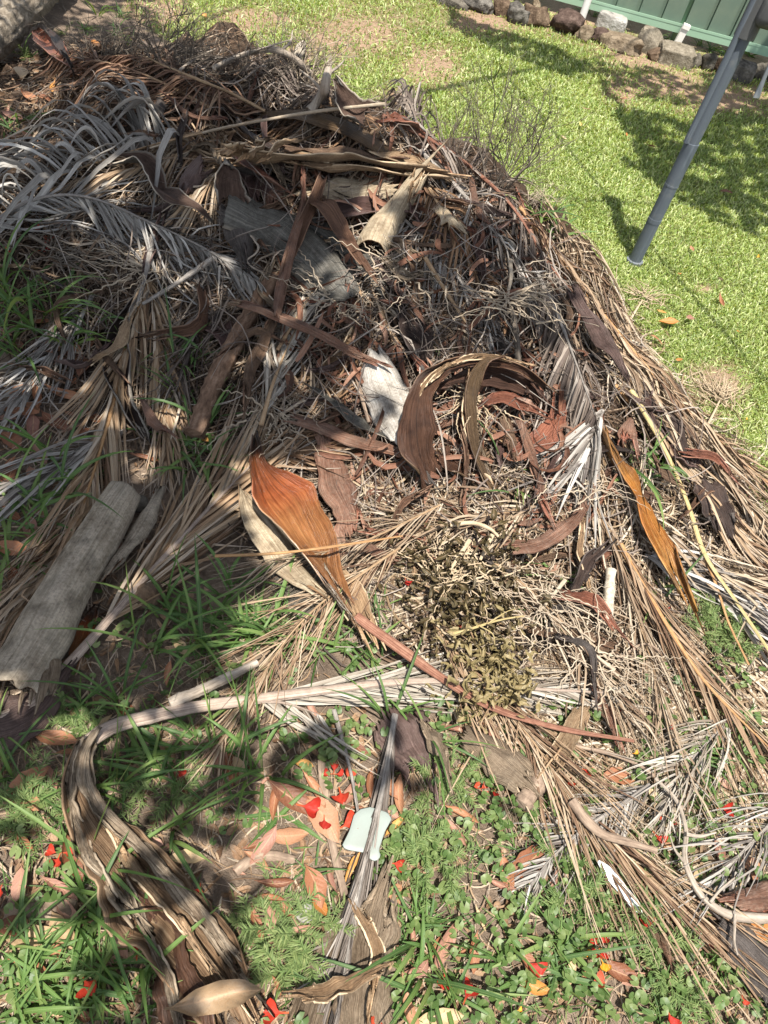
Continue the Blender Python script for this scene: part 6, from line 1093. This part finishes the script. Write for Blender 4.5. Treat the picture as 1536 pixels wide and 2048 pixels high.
part('tag', g, paint('white label plastic', (.55, .58, .61), .35, (.4, .38, .33), .12), lab)
g = G(); Q0 = resample(Pl, 24)[13:16]; sheath_geo(g, Q0 + [0.003, 0, .0035], .003, .1, 0, .001, (0, 0), 5, 0, 1, .5, 0); part('slot', g, paint('dark slot', (.05, .05, .05)), lab)
# small stones
def pebble(px, py, s, kind, label):
    p = onpile(px, py)[0]; n = 12; th = np.linspace(0, 2 * pi, 2 * n, endpoint=False); ph = np.linspace(-pi / 2, pi / 2, n); TH, PH = np.meshgrid(th, ph); q = np.stack([np.cos(PH) * np.cos(TH), np.cos(PH) * np.sin(TH), .6 * np.sin(PH)], -1); r = 1 + 0 * TH
    for k in range(5): r = r + .08 * np.sin(q @ (rng.normal(0, 1.8, 3)) + k)
    g = G(); A = np.zeros(TH.shape + (4,)); g.add(q * r[..., None] * s, grid_quads(n, 2 * n, closed=True), A); o = link('stone', g.mesh('stone'), RM[kind]); o.location = p + [0, 0, s * .3]; o.rotation_euler = (0, 0, rng.uniform(0, 6)); tag(o, label, 'stone', 'stones in the front soil')
pebble(610, 1826, .02, 'white', 'small white stone beside the feathery weeds'); pebble(640, 1175, .07, 'dark', 'black stone under the wispy straw broom'); pebble(610, 1210, .05, 'dark', 'dark stone at the lower left of the glossy orange leaf base'); pebble(575, 1165, .045, 'dark', 'dark stone left of the wispy straw broom'); pebble(290, 1190, .05, 'brown', 'brown stone beside the pinkish stalk frond'); pebble(1440, 560, .012, 'brown', 'tiny brown stone on the lawn right of the pole'); pebble(270, 1010, .03, 'dark', 'dark stone beside the end of the rolled leaf base')
finish_labels()

# ---------------------------------------------------------------- the tree that shades the left of the pile
SH = [([(-400, -300), (200, -300), (330, 60), (480, 150), (640, 215), (740, 290), (760, 350), (690, 430), (640, 640), (720, 800), (640, 900), (500, 940), (480, 1100), (540, 1180), (470, 1330), (300, 1380), (-500, 1420)], 1.0),
      ([(-500, 1420), (300, 1380), (470, 1330), (640, 1420), (740, 1440), (700, 1500), (560, 1560), (480, 1700), (600, 1880), (500, 2120), (200, 2200), (170, 1870), (60, 1840), (-500, 1900)], 1.0),
      ([(780, 400), (1000, 470), (1110, 600), (1130, 830), (960, 740), (860, 720), (760, 620)], .42), ([(560, 1460), (720, 1440), (900, 1470), (880, 1580), (740, 1560), (640, 1560)], .3), ([(900, 1560), (1040, 1560), (1000, 1680), (860, 1700)], .12), ([(640, 640), (800, 600), (830, 720), (760, 880), (660, 880)], .35),
      ([(1195, 150), (1250, 218), (1360, 235), (1536, 200), (1900, 250), (1900, 520), (1470, 440), (1400, 420), (1330, 400), (1290, 340), (1240, 250)], .95), ([(900, 15), (1000, 60), (1130, 100), (1200, 165), (1120, 150), (980, 95), (900, 50)], .9), ([(1410, 125), (1900, 125), (1900, 280), (1400, 240)], 1.0), ([(1240, 315), (1310, 330), (1340, 355), (1290, 360)], .7), ([(1390, 390), (1500, 440), (1536, 480), (1420, 440)], .5), ([(1120, 120), (1300, 130), (1400, 170), (1390, 215), (1250, 190)], .55)]
HOLES = [(60, 320, 60), (20, 400, 50), (215, 372, 40), (405, 425, 45), (575, 1075, 75), (520, 1245, 75), (640, 985, 75), (265, 812, 26), (25, 1312, 26), (65, 1365, 34), (635, 1625, 70), (130, 1640, 55), (135, 1710, 50), (440, 150, 36), (560, 200, 40), (330, 235, 24), (250, 400, 30), (180, 470, 20), (250, 565, 16), (290, 945, 40), (480, 940, 30), (60, 60, 40), (20, 20, 40), (300, 130, 36), (90, 205, 40), (30, 260, 26), (620, 420, 30), (550, 310, 36), (660, 330, 40), (720, 530, 40), (660, 560, 30), (560, 560, 22), (600, 630, 24), (530, 720, 26), (420, 770, 18), (600, 780, 28), (340, 1100, 26), (220, 1240, 26), (400, 1180, 30), (440, 1010, 26), (330, 1440, 34), (440, 1410, 34), (560, 1400, 60), (230, 1700, 34), (300, 1800, 40), (400, 1900, 40), (360, 1620, 24), (490, 1650, 30), (120, 1560, 24), (240, 1500, 20), (330, 1960, 36), (560, 1990, 40), (430, 2010, 44), (200, 880, 18), (130, 950, 18), (60, 900, 20), (170, 1150, 18), (90, 760, 16), (150, 600, 20), (40, 640, 18), (700, 760, 40)]
HOLES += [(rng.uniform(0, 760), rng.uniform(120, 1500), rng.uniform(9, 22)) for _ in range(40)] + [(rng.uniform(1200, 1560), rng.uniform(150, 480), rng.uniform(7, 20)) for _ in range(60)]
def build_tree():
    B0 = np.array([-3.4, -.8, 0]); root = empty('shade_tree', B0, 'spreading shade tree standing left of the photographer', 'tree')
    g = G(); P = resample(np.array([B0, B0 + [.1, .1, 1.3], B0 + [.5, .5, 2.6], B0 + [1.1, 1.3, 3.6]]), 24); tube(g, P, .19 * np.linspace(1.2, .55, 24), 16, 1, .4, .03); part('trunk', g, MAT['trunk'], root)
    g = G()
    for e in ([.2, 2.6, 4.1], [-1.6, 4.2, 4.3], [-2.6, 1.9, 4.0], [-1.2, .3, 4.2], [1.6, 6.0, 4.6], [-.6, 1.2, 4.1]):
        m = (P[-1] + np.array(e)) / 2 + [0, 0, .25]; tube(g, resample(np.array([P[-1], m, e]), 20), .05 * np.linspace(1, .15, 20), 8, 1, .5, .03)
    part('limbs', g, MAT['trunk'], root)
    C, Lf = [], []
    for poly, dens in SH:
        P2 = np.array(poly); a = rng.uniform(P2[:, 0].min(), P2[:, 0].max(), 40000); b = rng.uniform(P2[:, 1].min(), P2[:, 1].max(), 40000); k = inpoly(a, b, poly); a, b = a[k], b[k]
        Gp = onpile(a, b, 0); area = np.prod(np.ptp(P2, axis=0)); dep = (Gp - CAM) @ FWD                      # world area per pixel ~ (depth/F)^2 / sin
        sinang = (CAMH - Gp[:, 2]) / np.linalg.norm(Gp - CAM, axis=1); wgt = (dep / F) ** 2 / np.maximum(sinang, .15); wtot = wgt.mean() * area * k.mean()
        n = int(min(len(a) * .9, 1500 * dens * wtot)); pick = rng.choice(len(a), n, False, wgt / wgt.sum()); C.append(Gp[pick]); print('shade', round(wtot, 2), n)
    C = np.vstack(C)
    # keep the gaps in the crown where sun flecks fall
    hp = onpile(np.array([h[0] for h in HOLES]), np.array([h[1] for h in HOLES]), 0); hr = np.array([h[2] for h in HOLES]) / F * ((hp - CAM) @ FWD)
    dd = np.linalg.norm(C[:, None, :2] - hp[None, :, :2], axis=2) / hr[None]; keep = (dd > 1).all(1)
    f = np.zeros(len(C)); r2 = np.random.default_rng(5)                                     # natural gaps between the sprays of leaves
    for _ in range(14):
        a_, k_ = r2.uniform(0, 2 * pi), r2.uniform(12, 60); f += np.sin(k_ * (C[:, 0] * cos(a_) + C[:, 1] * sin(a_)) + r2.uniform(0, 6.28))
    f /= math.sqrt(7.0); front = proj(C)[1] > 1400; f2 = np.zeros(len(C))
    for _ in range(12):
        a_, k_ = r2.uniform(0, 2 * pi), r2.uniform(30, 85); f2 += np.sin(k_ * (C[:, 0] * cos(a_) + C[:, 1] * sin(a_)) + r2.uniform(0, 6.28))
    f2 /= math.sqrt(6.0); keep &= np.where(front, (f < .35) & (f2 < .15), f < .8); C = C[keep]; front = front[keep]
    N = len(C); h = np.where(front, rng.uniform(2.4, 3.0, N), rng.uniform(3.2, 4.5, N)); P3 = C + SUN_TO[None] * ((h - C[:, 2]) / SUN_TO[2])[:, None]
    D = nrm(rng.normal(0, 1, (N, 3)) * [1, 1, .5]); s = np.linspace(-.5, .5, 4)[None, :, None]; L = rng.uniform(.06, .12, N)[:, None, None]
    g = G(); ribbons(g, P3[:, None] + D[:, None] * s * L, np.full((N, 4), .042) * np.array([.3, 1, .9, .2])[None], rng.normal(0, .6, (N, 4)), .2, rng.random(N)); part('crown', g, MAT['crown'], root); print('crown', N)
build_tree()
